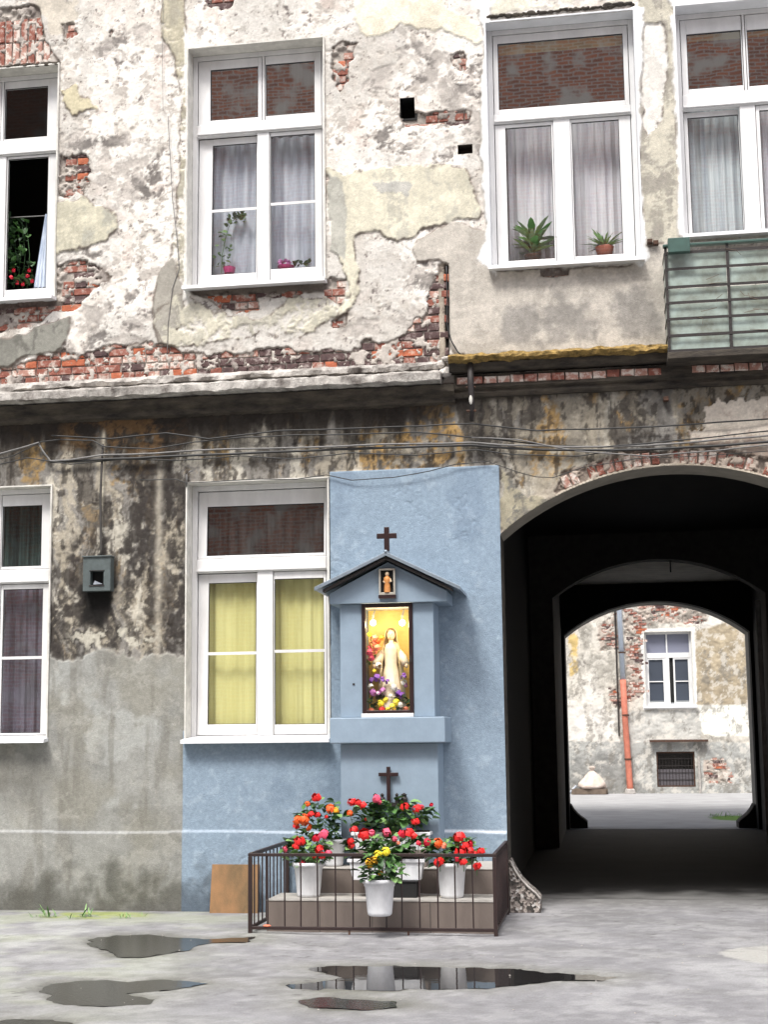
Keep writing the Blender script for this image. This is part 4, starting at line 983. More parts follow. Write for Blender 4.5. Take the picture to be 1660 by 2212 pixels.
x, y = gp(580, 2008, .03); tag(MB().sphere((x, FY-.005, .067), .02, 5, sx=1.8, sy=.9, sz=.5).build('fallen_petal', M['coral']), 'fallen coral petal lying on the bottom rail at the left corner', 'petal')

# ------------------------------------------------------------------ shrine
sh = empty('wall_shrine', (-1.93, -.02, 0)); tag(sh, 'blue painted wayside shrine with gabled tin roof and lit glass case on the wall', 'shrine')
B = M['blue']
MB().box(-2.375, -1.475, -.50, -.0351, .478, 1.565).build('pedestal', B, sh, bevel=.008)
MB().box(-2.455, -1.395, -.60, -.0352, 1.566, 1.80).build('ledge_slab', B, sh, bevel=.010)
cx0, cx1, cz0, cz1 = rect(783, 893, 1305, 1543, -.5)
bL, bR, bB, bT = -2.37, -1.495, 1.801, 2.845
yb = -.50
MB().box(bL, cx0, yb, -.036, bB, bT).build('pier', B, sh, bevel=.006)
MB().box(cx1, bR, yb, -.036, bB, bT).build('pier', B, sh, bevel=.006)
MB().box(cx0, cx1, -.12, -.036, bB, bT).build('niche_back', B, sh)
MB().box(cx0, cx1, yb, -.121, bT-.03, bT-.001).build('niche_ceiling', M['pvc_aged'], sh); MB().box(cx0, cx1, yb+.03, -.121, bB, bB+.03).build('niche_floor', M['pvc_aged'], sh)
MB().box(cx0-.01, cx1+.0, yb-.03, yb-.002, bB, bB+.035).build('case_sill', M['pvc'], sh, bevel=.003)
# pediment
pz0, pz1 = 2.846, 3.225; pcx = -1.905
MB().prism([(-2.455, pz0), (-1.36, pz0), (-1.36, pz0+.10), (pcx, pz1), (-2.455, pz0+.10)], -.56, -.037).build('pediment', B, sh, bevel=.006)
# roof sheets
def slope(xe, ze, flip):
    b = MB(); zp = 3.30; n = 10
    xA, xB = (xe, pcx) if not flip else (pcx, xe); zA, zB = (ze, zp) if not flip else (zp, ze)
    th = .022; poly = [(xA, zA), (xB, zB), (xB, zB-th*1.4), (xA, zA-th)]
    b.prism(poly, -.68, -.037); b.prism([(xA, zA+.006), (xB, zB+.006), (xB, zB-.03), (xA, zA-.03)], -.687, -.6801); return b
slope(-2.575, 2.99, False).build('roof', M['tin'], sh, bevel=.003)
slope(-1.225, 2.965, True).build('roof', M['tin'], sh, bevel=.003)
b = MB(); b.prism([(-2.50, 2.975), (pcx, 3.262), (-1.30, 2.955), (-1.30, 2.93), (pcx, 3.235), (-2.50, 2.95)], -.66, -.561); b.build('soffit_board', M['black_iron'], sh)
MB().tube([(pcx, -.69, 3.308), (pcx, -.04, 3.308)], .016, 8).build('ridge_roll', M['tin'], sh, smooth=True)
# glass case frame
b = MB(); w_ = .035
for r in ((cx0, cx0+w_, bB+.036, bT-.001), (cx1-w_, cx1, bB+.036, bT-.001), (cx0+w_, cx1-w_, bT-.001-w_, bT-.001), (cx0+w_, cx1-w_, bB+.036, bB+.036+w_*.8)): b.box(r[0], r[1], yb-.018, yb+.02, r[2], r[3])
b.build('case_door', M['case'], sh, bevel=.004)
MB().box(cx1-.028, cx1-.008, yb-.026, yb-.018, 2.30, 2.36).build('door_hinge', M['black_iron'], sh)
MB().box(-2.255, -2.235, yb-.006, yb, 2.10, 2.115).build('stain_hook', M['black_iron'], sh)
MB().add([(cx0+w_,yb,bB+.05),(cx1-w_,yb,bB+.05),(cx1-w_,yb,bT-.03),(cx0+w_,yb,bT-.03)], [(0,1,2,3)]).build('case_glass', M['glass_lo'], sh)
MB().box(cx0+.003, cx1-.003, -.130, -.1205, bB+.031, bT-.031).build('golden_backing', M['gold'], sh)
# bulbs
for px, nm in ((822, 'left'), (868, 'right')):
    x, z = wp((1020+(640 if nm == 'left' else 945)/3.192)*.6608, (1950+275/3.192)*.6608, -.42)
    t = tag(empty('light_bulb', (x, -.42, z)), 'lit bulb glowing at the %s of the shrine case' % nm, 'light bulb', 'bulbs in the shrine case')
    MB().sphere((x, -.42, z), .028, 10).build('bulb', M['bulb'], t, smooth=True)
    MB().tube([(x, -.42, z+.02), (x, -.42, z+.06), (x, -.30, bT-.04)], [.014, .012, .006], 8).build('socket', M['brass'], t)
    L = bpy.data.lights.new('case_lamp', 'POINT'); L.energy = 2.6; L.color = (1, .80, .48); L.shadow_soft_size = .03
    lo = bpy.data.objects.new('case_lamp', L); COL.objects.link(lo); lo.location = (x, -.45, z-.02)
# statue inside (plain robed figure)
sx, sz = wp(846, 1500, -.30)[0], bB+.03
def fold(q, z): return 1+.11*math.sin(q*9+z*3)*max(.25, 1-z/.62)+.03*math.sin(q*17+1)
stt = empty('statuette', (sx, -.27, sz)); tag(stt, 'pale robed statuette with open hands inside the lit shrine case', 'statuette')
b = MB(); b.lathe([(.001, 0), (.12, 0), (.115, .03), (.09, .06)], (sx, -.27, sz), 20); b.build('base', M['skin'], stt, smooth=True)
b = MB(); b.lathe([(.125, .06), (.128, .10), (.105, .24), (.078, .40), (.062, .46), (.068, .54), (.074, .60), (.060, .645), (.026, .665), (.020, .69)], (sx, -.27, sz), 28, rad=fold); b.build('robe', M['figure'], stt, smooth=True)
def shell(prof, a0, a1, n=22, rad=None):
    b = MB(); vs = []
    for (r, z) in prof:
        for k in range(n+1):
            q = a0+(a1-a0)*k/n; rr = r*(1+.05*math.sin(q*10+z*9)); vs.append((sx+rr*math.cos(q), -.265+rr*math.sin(q), sz+z))
    return b.add(vs, [(i*(n+1)+k, i*(n+1)+k+1, (i+1)*(n+1)+k+1, (i+1)*(n+1)+k) for i in range(len(prof)-1) for k in range(n)])
M['mantle'] = mat('blue_grey_mantle', (.72, .58, .34), .6, var=.25, vscale=8)
shell([(.135, .10), (.125, .24), (.112, .40), (.100, .52), (.090, .60), (.072, .65), (.040, .675)], -.75, math.pi+.75).build('mantle', M['mantle'], stt, smooth=True)
b = MB(); b.sphere((sx, -.27, sz+.735), .045, 12, sx=.86, sy=.95, sz=1.15); b.add([(sx-.007,-.312,sz+.73),(sx+.007,-.312,sz+.73),(sx,-.322,sz+.728),(sx,-.313,sz+.748)], [(0,1,2),(1,3,2),(3,0,2)]); b.build('head', M['skin'], stt, smooth=True)
shell([(.085, .60), (.070, .66), (.060, .70), (.057, .745), (.050, .78), (.028, .802), (.001, .806)], -.55, math.pi+.55).build('veil', M['mantle'], stt, smooth=True)
for e in (-1, 1): MB().sphere((sx+e*.015, -.311, sz+.745), .0045, 5).build('eye', M['black'], stt)
MB().sphere((sx, -.313, sz+.715), .007, 5, sx=1.2, sy=.4, sz=.4).build('mouth', M['coral'], stt)
for sgn in (-1, 1):
    MB().tube([(sx+sgn*.055, -.27, sz+.60), (sx+sgn*.11, -.29, sz+.52), (sx+sgn*.145, -.335, sz+.46)], [.030, .042, .034], 10).build('arm', M['figure'], stt, smooth=True)
    MB().sphere((sx+sgn*.152, -.345, sz+.445), .016, 6, sz=1.4).build('hand', M['skin'], stt, smooth=True)
# artificial flowers inside the case
vs_ = empty('bouquet', (-1.93, -.36, sz)); tag(vs_, 'purple white and yellow artificial flowers along the bottom of the lit case', 'bouquet')
def q3(zx, zy): return ((1020+zx/3.192)*.6608, (1950+zy/3.192)*.6608)
for zx, zy, m, s_ in ((680,850,'purple',.9),(630,880,'purple',.8),(740,880,'purple',.8),(790,890,'purple',.6),(620,940,'whitef',.7),(640,1000,'mauve',.9),(700,1030,'mauve',.9),(745,990,'mauve',.8),(690,1010,'whitef',.4),(965,840,'purple',.8),(960,900,'whitef',.7),(985,930,'mauve',.5),(900,1010,'purple',.8),(940,1035,'purple',.8),(850,950,'whitef',.8),(880,980,'whitef',.6),
                      (720,1120,'yellow',.8),(770,1080,'yellow',.7),(880,1110,'yellow',.9),(840,1150,'yellow',.7),(920,1130,'whitef',.6),(620,1185,'coral',.6),(730,1185,'red',.7),(790,1180,'yellow',.6),(860,1185,'amber',.6),(980,1175,'coral',.6),(820,1040,'whitef',.5),(700,720,'whitef',.8),(650,780,'yellow',.5)):
    y = -.40+random.uniform(-.03, .03); x, z = wp(*q3(zx, zy), y); cp(bloom(m), 'flower', vs_, (x, y, max(z, sz+.02)), (1.2+random.uniform(-.3, .3), 0, random.uniform(-.4, .4)), s_*1.35)
for k in range(60):
    x = random.uniform(cx0+.05, cx1-.05); zz = sz+random.uniform(.01, .17)
    cp(random.choice(LEAF[random.choice(['leaf3', 'leaf0', 'leaf1'])]), 'leaf', vs_, (x, -.37+random.uniform(-.03, .03), zz), (random.uniform(.4, 1.5), random.uniform(-.6, .6), random.uniform(-2, 2)), .9)
vs2 = empty('garland', (-2.08, -.30, 2.4)); tag(vs2, 'coral and pink artificial blooms up the left side inside the lit case', 'bouquet')
for zx, zy, m, s_ in ((650,440,'coral',.9),(690,470,'orange',.8),(640,500,'coral',.9),(680,540,'coral',.9),(610,580,'pink',.9),(620,640,'pink',.8),(730,430,'amber',.6),(600,400,'yellow',.6),(660,580,'coral',.6),(600,540,'pink',.6)):
    y = -.33+random.uniform(-.02, .02); x, z = wp(*q3(zx, zy), y); cp(bloom(m), 'flower', vs2, (x, y, z), (1.2, 0, random.uniform(-.5, .5)), s_*1.3)
for zx, zy in ((640,670),(650,690),(560,700),(600,720)):
    x, z = wp(*q3(zx, zy), -.33); cp(LEAF['leaf0'][1], 'leaf', vs2, (x, -.33, z), (1.2, .3, random.uniform(-2, 2)), 1.)
# small framed saint in the pediment
fx0, fx1, fz0, fz1 = rect(820, 855, 1229, 1286, -.57)
pic = empty('devotional_frame', ((fx0+fx1)/2, -.57, fz0)); tag(pic, 'small framed robed figure set in the gable of the shrine', 'picture frame')
b = MB(); w_ = .016
for r in ((fx0, fx0+w_, fz0, fz1), (fx1-w_, fx1, fz0, fz1), (fx0+w_, fx1-w_, fz1-w_, fz1), (fx0+w_, fx1-w_, fz0, fz0+w_*1.4)): b.box(r[0], r[1], -.605, -.5615, r[2], r[3])
b.build('frame', M['brass'], pic, bevel=.002)
MB().box(fx0+w_, fx1-w_, -.572, -.5625, fz0+w_, fz1-w_).build('backing', M['black'], pic)
mx_ = (fx0+fx1)/2
fg = empty('figurine', (mx_, -.588, fz0+.024)); tag(fg, 'tiny pale headed figurine in an orange robe inside the gable frame', 'figurine')
MB().lathe([(.030, 0), (.028, .05), (.024, .09), (.033, .115), (.026, .14), (.010, .152)], (mx_, -.588, fz0+.024), 14).build('robe', M['orange_robe'], fg, smooth=True)
MB().sphere((mx_, -.588, fz0+.024+.170), .019, 8, sz=1.15).build('head', M['skin'], fg, smooth=True)
for sg in (-1, 1): MB().tube([(mx_+sg*.024, -.588, fz0+.150), (mx_+sg*.036, -.596, fz0+.125), (mx_+sg*.018, -.604, fz0+.112)], [.010, .009, .007], 6).build('arm', M['skin'], fg, smooth=True)
MB().box(fx0-.004, fx1+.004, -.612, -.561, fz0-.03, fz0-.001).build('shelf', M['case'], pic)
# crosses
def cross(label, cx, y, z0, z1, arm, zc, t, extra=False):
    r = empty('cross', (cx, y, z0)); tag(r, label, 'cross')
    b = MB(); b.prism([(cx-t,z0),(cx+t,z0),(cx+t,zc-t),(cx+arm,zc-t),(cx+arm,zc+t),(cx+t,zc+t),(cx+t,z1),(cx-t,z1),(cx-t,zc+t),(cx-arm,zc+t),(cx-arm,zc-t),(cx-t,zc-t)], y-.015, y+.015); b.build('shaft_and_arms', M['case'], r, bevel=.003)
    if extra:
        for d, w_ in ((-.125, .02), (-.06, .02), (.075, .018), (.14, .03)):
            MB().lathe([(.001, 0), (w_, 0), (w_*1.1, .03), (w_*.6, .05), (w_*.9, .07), (.001, .085)], (cx+d, y, z0+.005), 10).build('finial', M['black_iron'], r)
        MB().box(cx-.18, cx+.18, y-.02, y+.02, z0-.03, z0+.004).build('foot_bar', M['black_iron'], r)
    return r
cross('small dark brown cross standing on the ridge of the shrine roof', -1.905, -.60, 3.318, 3.545, .093, 3.462, .024)
cross('dark cross rising behind the flowers in front of the blue pedestal', wp(840, 1700, -.53)[0], -.53, 1.03, 1.355, .090, 1.285, .0165, True)

# ------------------------------------------------------------------ smaller things on and by the wall
x0, x1, z0, z1 = rect(455, 540, 1871, 1972, -.12)
bd = MB(); bd.add([(x0,-.16,0.0),(x1+.08,-.16,0.0),(x1+.08,-.07,.44),(x0,-.07,.44),(x0,-.142,0.0),(x1+.08,-.142,0.0),(x1+.08,-.052,.44),(x0,-.052,.44)], [(0,1,2,3),(7,6,5,4),(0,4,5,1),(3,2,6,7),(0,3,7,4),(1,5,6,2)])
tag(bd.build('board', M['board']), 'orange brown board leaning on the blue wall left of the railing', 'board')
x0, x1, z0, z1 = rect(181, 240, 1204, 1277, -.1)
mt = empty('meter_box', ((x0+x1)/2, -.03, z0)); tag(mt, 'grey green metal meter box with a broken little window on the sooty wall', 'meter box')
wx0, wx1, wz0, wz1 = rect(195, 224, 1234, 1264, -.12)
b = MB()
for r in ((x0, wx0, z0, z1), (wx1, x1, z0, z1), (wx0, wx1, wz1, z1), (wx0, wx1, z0, wz0)): b.box(r[0], r[1], -.13, -.02, r[2], r[3])
b.build('housing', M['meter'], mt)
MB().box(x0-.012, x1+.012, -.145, -.02, z1, z1+.012).build('lid', M['meter'], mt, bevel=.003)
MB().box(wx0, wx1, -.05, -.025, wz0, wz1).build('dark_inside', M['black'], mt)
b = MB(); b.box(wx0-.008, wx1+.008, -.136, -.1301, wz0-.012, wz0); b.box(wx0-.008, wx1+.008, -.136, -.1301, wz1, wz1+.008); b.build('window_rim', M['black_iron'], mt)
b = MB(); b.add([(wx0+.01,-.08,wz0+.01),(wx1-.03,-.07,wz0+.015),(wx0+.03,-.08,wz0+.05)], [(0, 1, 2)]); b.build('glass_shard', M['sheer'], mt)
def cable(label, pts, r, m, cat='cable', group='cables strung along the wall', y=-.07, name='cable', jit=.006):
    P = []
    for i in range(len(pts)-1):
        (xa, ya), (xb, yb_) = pts[i], pts[i+1]; n = max(2, int(abs(xb-xa)+abs(yb_-ya))//14)
        for k in range(n): t = k/n; P.append((xa+(xb-xa)*t, ya+(yb_-ya)*t))
    P.append(pts[-1]); V = []
    for i, (px, py) in enumerate(P):
        x, z = wp(px, py, y); V.append((x, y+mn.noise(Vector((x*2, z, r*900)))*.02, z+mn.noise(Vector((x*3, 5, r*700)))*jit))
    o = MB().tube(V, r, 6).build(name, M[m], smooth=True); tag(o, label, cat, group); return o
cable('pale grey cable bent up at the far left and running the whole wall', [(-60,995),(0,980),(55,965),(82,956),(92,975),(108,996),(150,994),(220,984),(330,980),(430,972),(560,969),(700,966),(830,960),(1020,957),(1100,962),(1240,966),(1400,962),(1560,950),(1720,936)], .010, 'cable_grey')
cable('thick black cable just under the pale one', [(108,998),(200,994),(330,988),(480,981),(600,976),(720,971),(860,966),(1020,962),(1100,968),(1240,973),(1400,971),(1560,962),(1720,950)], .013, 'cable')
cable('black cable sagging from the left edge above the pale one', [(130,950),(200,952),(222,965),(330,970),(420,955),(520,945),(640,940),(760,938),(900,934),(1060,948),(1180,962),(1300,966),(1480,950),(1720,925)], .007, 'cable')
cable('black cable slung lowest under the black moulding', [(-40,1012),(60,990),(150,1003),(260,992),(380,995),(520,985),(640,992),(760,978),(900,984),(1030,972),(1110,982),(1250,985),(1330,975)], .006, 'cable')
cable('twisted black cable close under the string course', [(110,940),(240,948),(360,935),(450,948),(600,930),(760,926),(900,920),(1020,915),(1160,930),(1300,926),(1480,918),(1720,900)], .008, 'cable')
cable('grey sagging cable right of the downpipe stub', [(1020,945),(1120,950),(1250,975),(1400,985),(1560,972),(1720,955)], .007, 'cable_grey', y=-.085)
cable('thin black cable above the window beside the shrine', [(300,1036),(380,1035),(402,1043),(480,1040),(560,1035),(640,1036),(705,1026),(760,1038),(850,1032),(930,1018),(985,1003),(1060,995)], .005, 'cable', y=-.065)
cable('thin black wire over the gate arch', [(1060,1000),(1120,1020),(1160,1030),(1195,1032),(1260,1010),(1380,990),(1520,985),(1660,975)], .004, 'cable')
cable('black downward cable feeding the meter box', [(221,960),(219,1010),(217,1080),(218,1150),(219,1204)], .012, 'conduit', y=-.055)
cable('dark double cable from the corner up along the left edge', [(-40,1000),(30,985),(90,955),(130,950)], .006, 'cable')
cable('thin cable down the plaster beside the four light window', [(362,250),(368,350),(372,430),(382,520),(386,580),(372,620),(362,700),(360,765)], .004, 'cable_grey', y=-.05, group=None)
cable('black cable curling down the edge of the cement panel', [(965,575),(967,640),(966,700),(975,735),(990,760),(1002,770)], .007, 'cable', y=-.06, group=None)
cable('slim vertical wire beside the upper left window', [(352,0),(351,120),(352,240)], .003, 'cable_grey', y=-.045, group=None)
# small pale pipe end left of window 6
x, z = wp(403, 1030, -.05); tag(MB().tube([(x, -.05, z-.10), (x, -.055, z+.02), (x+.03, -.055, z+.05), (x+.06, -.05, z+.055)], .008, 6).build('pipe_hook', M['cable_grey'], smooth=True), 'pale hooked pipe end at the top corner of the window beside the shrine', 'pipe')
# iron downpipe stub across the right ledge
b = MB(); xp = wp(1018, 850, -.2)[0]
dp = empty('downpipe_stub', (xp, -.2, 4.62)); tag(dp, 'black broken downpipe stub with pale flakes hanging below the mossy ledge', 'pipe')
b.tube([(xp, -.20, 5.17), (xp, -.20, 4.95), (xp+.01, -.19, 4.78), (xp, -.18, 4.60)], [.030, .032, .026, .020], 10).build('pipe', M['black_iron'], dp, smooth=True)
for zz in (4.93, 4.70): MB().tube([(xp-.045, -.19, zz), (xp+.045, -.19, zz)], .012, 6).build('bracket', M['rust'], dp)
MB().sphere((xp, -.222, 4.80), .018, 5, sz=2.6).build('flake', M['reveal'], dp)
# rusty pegs on wall
for px, py, m in ((1440, 862, 'rust'), (1405, 522, 'rust'), (1418, 525, 'rust')):
    x, z = wp(px, py, -.06); tag(MB().box(x-.025, x+.025, -.09, -.01, z-.02, z+.02).build('iron_bracket', M[m], bevel=.004), {1440: 'rusty bracket stub under the ledge right of the moss', 1405: 'rusty bracket left of the balcony rail end', 1418: 'second rusty bracket touching the balcony corner'}[px], 'bracket')

# ------------------------------------------------------------------ balcony
bc = empty('balcony', (1.5, -.2, 5.15)); tag(bc, 'small balcony with mint green glass panels behind dark iron bars', 'balcony')
YB = -.36; X0 = wp(1443, 640, YB)[0]; X1 = X0+1.75
zs_ = [wp(1500, q, YB)[1] for q in (757, 724, 688, 653, 619, 580, 545)]
MB().box(X0-.02, X1+.02, YB-.03, -.05, zs_[0]-.075, zs_[0]-.012).build('floor_slab', M['ledge_dark'], bc, bevel=.006)
vxs = [X0, wp(1577, 640, YB)[0], X0+1.16, X1]
for x in vxs: MB().box(x-.012, x+.012, YB-.012, YB+.012, zs_[0]-.01, zs_[-1]+.06).build('upright', M['black_iron'], bc)
for i, z in enumerate(zs_):
    MB().box(X0, X1, YB-.017, YB-.0125, z-.013, z+.013).build('crossbar', M['black_iron'], bc)
    MB().box(X0-.018, X0-.0125, YB, -.05, z-.009, z+.009).build('crossbar', M['black_iron'], bc)
for i in range(3):
    xa, xb = vxs[i]+.014, vxs[i+1]-.014
    for k in range(6):
        dz = random.uniform(-.006, .006)
        MB().box(xa, xb, YB+.014+random.uniform(0, .01), YB+.022+.01, zs_[k]+.006, zs_[k+1]-.006+dz).build('glass_panel', M['mint'], bc)
MB().box(X0-.01, X0-.004, YB+.03, -.05, zs_[0]+.01, zs_[-1]).build('side_panel', M['mint'], bc)
MB().box(X0-.025, X1, YB-.03, YB+.03, zs_[-1]+.06, zs_[-1]+.085).build('handrail', M['green_tin'], bc, bevel=.005)
bx = empty('flower_box', (X0+.12, YB-.03, zs_[-1])); tag(bx, 'small green tin box hooked on the balcony corner', 'box')
MB().box(X0+.02, X0+.22, YB-.10, YB-.032, zs_[-1]-.02, zs_[-1]+.12).build('tin', M['green_tin'], bx, bevel=.006)
b = MB()
for k in range(26):
    a = random.uniform(0, 6.28); x = X0+.5+random.uniform(-.2, 1.1); z = zs_[random.randrange(1, 6)]+random.uniform(.01, .1)
    b.tube([(x, YB-.02, z), (x+.10*math.cos(a), YB-.022, z+.05*math.sin(a)), (x+.2*math.cos(a+.3), YB-.02, z+.07*math.sin(a))], .0025, 4)
tag(b.build('dry_creeper', M['wood']), 'dry creeper stems tangled in the balcony bars', 'plant')

# ------------------------------------------------------------------ plants in windows
def wplant(label, px, py, Y, kind, n, potm='terracotta', s=1.):
    x, z = wp(px, py, Y); t = empty('potted_plant', (x, Y, z)); tag(t, label, 'potted plant')
    MB().lathe([(.001, 0), (.06*s, 0), (.085*s, .10*s), (.09*s, .11*s), (.001, .1*s)], (x, Y, z), 16).build('pot', M[potm], t, smooth=True)
    lib = {k: v for k, v in (LONG if kind == 'long' else BLADE).items() if k != 'leaf0'}
    for k in range(n):
        a = random.uniform(0, 2*math.pi); el = random.uniform(.25, 1.35)
        zz = z+.10*s+(random.uniform(0, .20) if kind == 'long' else 0)
        ms = list(lib.keys()); cp(random.choice(lib[random.choice(ms)]), 'leaf', t, (x, Y, zz), (el, 0, a), random.uniform(.7, 1.1)*s*(1.25 if kind != 'long' else 1.))
    return t
wplant('leafy light green plant in the left light of the wide upper window', 1152, 574, .29, 'long', 44, 'rust', .95)
wplant('spiky green plant in an orange pot in the right light of the wide upper window', 1308, 559, .29, 'blade', 60, 'terracotta', 1.05)
t = empty('climbing_plant', (wp(475, 590, .29)[0], .29, wp(475, 590, .29)[1])); tag(t, 'thin climbing plant in the lower left light of the four light window', 'potted plant')
x, z = wp(475, 590, .26); pts = [wp(*p, .26) for p in ((478,590),(480,550),(488,510),(498,480),(515,468),(525,475))]
MB().tube([(a, .26, b_) for a, b_ in pts], .004, 5).build('stem', M['leaf1'], t)
for k in range(70):
    i = random.randrange(len(pts)-1); u = random.random(); a = pts[i][0]+(pts[i+1][0]-pts[i][0])*u; c = pts[i][1]+(pts[i+1][1]-pts[i][1])*u
    spread = .11 if i < 2 else .04
    cp(random.choice(LEAF[random.choice(['leaf0', 'leaf1', 'leaf2'])]), 'leaf', t, (a+random.uniform(-spread, spread), .26+random.uniform(-.03, .03), c+random.uniform(-.04, .04)), (random.uniform(.3, 1.4), 0, random.uniform(-3, 3)), .75)
MB().lathe([(.001, 0), (.05, 0), (.065, .06), (.001, .06)], (x+.1, .26, z-.01), 14).build('pot', M['magenta'], t)
t = empty('flower_bowl', (wp(618, 578, .26)[0], .26, wp(618, 578, .26)[1])); tag(t, 'low purple flowers on the sill in the lower right light of the four light window', 'potted plant')
x, z = wp(618, 580, .26); MB().lathe([(.001, 0), (.07, 0), (.09, .03), (.001, .03)], (x, .26, z-.01), 14).build('bowl', M['magenta'], t)
for k in range(12): cp(bloom('mauve'), 'flower', t, (x+random.uniform(-.08, .08), .26+random.uniform(-.03, .03), z+.04+random.uniform(-.01, .05)), (1, 0, random.uniform(-1, 1)), .7)
for k in range(16): cp(random.choice(LEAF['leaf0']), 'leaf', t, (x+random.uniform(.08, .26), .26+random.uniform(-.03, .03), z+random.uniform(0, .05)), (random.uniform(.3, 1.4), 0, random.uniform(-3, 3)), .8)
t = empty('climbing_plant', (wp(40, 620, .24)[0], .24, wp(40, 620, .24)[1])); tag(t, 'dark climbing greenery with red blooms in the open top left window', 'potted plant')
for k in range(170):
    px = random.uniform(12, 68); py = random.uniform(475, 622)
    if px > 52 and py < 560 and random.random() < .7: continue
    x, z = wp(px, py, .24); cp(random.choice(LEAF[random.choice(['leaf0', 'leaf1', 'leaf3'])]), 'leaf', t, (x, .24+random.uniform(-.03, .05), z), (random.uniform(.3, 1.6), 0, random.uniform(-3, 3)), 1.)
b = MB()
for k in range(5):
    xa, za = wp(18+k*10, 622, .26); xb, zb = wp(20+k*9, 480, .26); b.tube([(xa, .26, za), (xa+.02, .26, (za+zb)/2), (xb, .26, zb)], .004, 5)
b.build('stem', M['leaf0'], t)
for px, py in ((25,600),(38,612),(60,598),(70,608),(50,615),(30,585),(64,585)):
    x, z = wp(px, py, .22); cp(bloom('crimson'), 'flower', t, (x, .21, z), (1.1, 0, 0), .75)

# ------------------------------------------------------------------ wheel guards of the gate
def terrazzo():
    m = bpy.data.materials.new('pebble_concrete'); m.use_nodes = True; nt = m.node_tree; b = nt.nodes['Principled BSDF']; b.inputs['Roughness'].default_value = .85
    tc = nt.nodes.new('ShaderNodeTexCoord'); v = nt.nodes.new('ShaderNodeTexVoronoi'); v.inputs['Scale'].default_value = 42
    cr = nt.nodes.new('ShaderNodeValToRGB'); cr.color_ramp.interpolation = 'CONSTANT'; e = cr.color_ramp.elements
    e[0].color = (.05, .045, .04, 1); e[1].position = .34; e[1].color = (.34, .30, .27, 1); x = e.new(.55); x.color = (.12, .10, .09, 1); x = e.new(.78); x.color = (.50, .48, .46, 1)
    nt.links.new(tc.outputs['Object'], v.inputs[0]); nt.links.new(v.outputs['Color'], cr.inputs[0]); nt.links.new(cr.outputs[0], b.inputs['Base Color'])
    bp = nt.nodes.new('ShaderNodeBump'); bp.inputs['Strength'].default_value = .8; bp.inputs['Distance'].default_value = .01; nt.links.new(v.outputs['Distance'], bp.inputs['Height']); nt.links.new(bp.outputs[0], b.inputs['Normal'])
    return m
TZ = terrazzo()
def guard(x, y, w, h, sgn, label, material, dep=.35):
    prof = [(0, 0), (w, 0), (w, h*.28), (w*.86, h*.38), (w*.62, h*.50), (w*.40, h*.64), (w*.2, h*.82), (w*.06, h*1.0), (0, h*1.02)]
    t = empty('guard_stone', (x, y, 0)); tag(t, label, 'guard stone', 'wheel guard stones at the gateway')
    MB().prism([(x+sgn*a, b_) for a, b_ in prof], y, y+dep).build('stone', material, t, bevel=.008)
    rim = [(x+sgn*a, y-.004, b_+.0) for a, b_ in prof[2:-1]]
    MB().tube([(a, b_, c) for a, b_, c in rim], .012, 6).build('rim', M['mortar'], t)
guard(AX0+.001, .06, .285, .47, 1, 'pebbly concrete guard stone at the front left foot of the gateway', TZ)
guard(AX1-.001, .06, .285, .47, -1, 'pebbly concrete guard stone at the front right foot of the gateway', TZ)
gm = mat('dark_guard_stone', (.03, .028, .026), .9, var=.3)
guard(-.599, 12.65, .30, .42, 1, 'black guard stone at the far left foot of the passage', gm, .5)
guard(2.599, 12.65, .30, .42, -1, 'black guard stone at the far right foot of the passage', gm, .5)
x = wp(1649, 1500, 7.9)[0]
tag(MB().tube([(x, 7.93, .05), (x, 7.93, 3.55)], .035, 10).build('lit_corner_strip', M['lit_corner'], smooth=True), 'pale upright tube standing for the lit corner on the right inside the passage', 'pipe')  # tube added in a pale colour to imitate a lit pilaster corner

# ------------------------------------------------------------------ weeds by the wall
def weed(px, py, n, h, label):
    x, y = gp(px, py); t = empty('weed', (x, y, 0)); tag(t, label, 'weed', 'weeds at the foot of the wall')
    for k in range(n):
        a = random.uniform(0, 6.28); cp(random.choice(BLADE['leaf2' if random.random() < .6 else 'leaf1']), 'leaf', t, (x+random.uniform(-.07, .07), y+random.uniform(-.04, .04), ghei(x, y)), (random.uniform(.2, 1.3), 0, a), random.uniform(.35, .75)*h)
for px, py, n, h, l in ((65,1982,8,.6,'tiny weed nearest the left edge at the wall foot'),(105,1982,16,1.1,'bushy green weed at the left end of the mossy patch'),(160,1985,10,.7,'low weed in the middle of the mossy patch'),(188,1980,14,1.2,'tallest weed right of the middle of the mossy patch'),(270,1984,12,.8,'weed at the right end of the mossy patch'),(305,1980,6,.6,'last small weed toward the blue wall')): weed(px, py, n, h, l)
# debris chips on the asphalt
b = MB()
for k in range(70):
    x = random.uniform(-4.5, 1.2); y = random.uniform(-5.8, -1.7); r = random.uniform(.003, .009); b.sphere((x, y, ghei(x, y)+r*.3), r, 3, sz=.6)
tag(b.build('plaster_crumbs', M['mortar']), 'pale crumbs scattered over the courtyard asphalt', 'crumbs', kind='stuff')

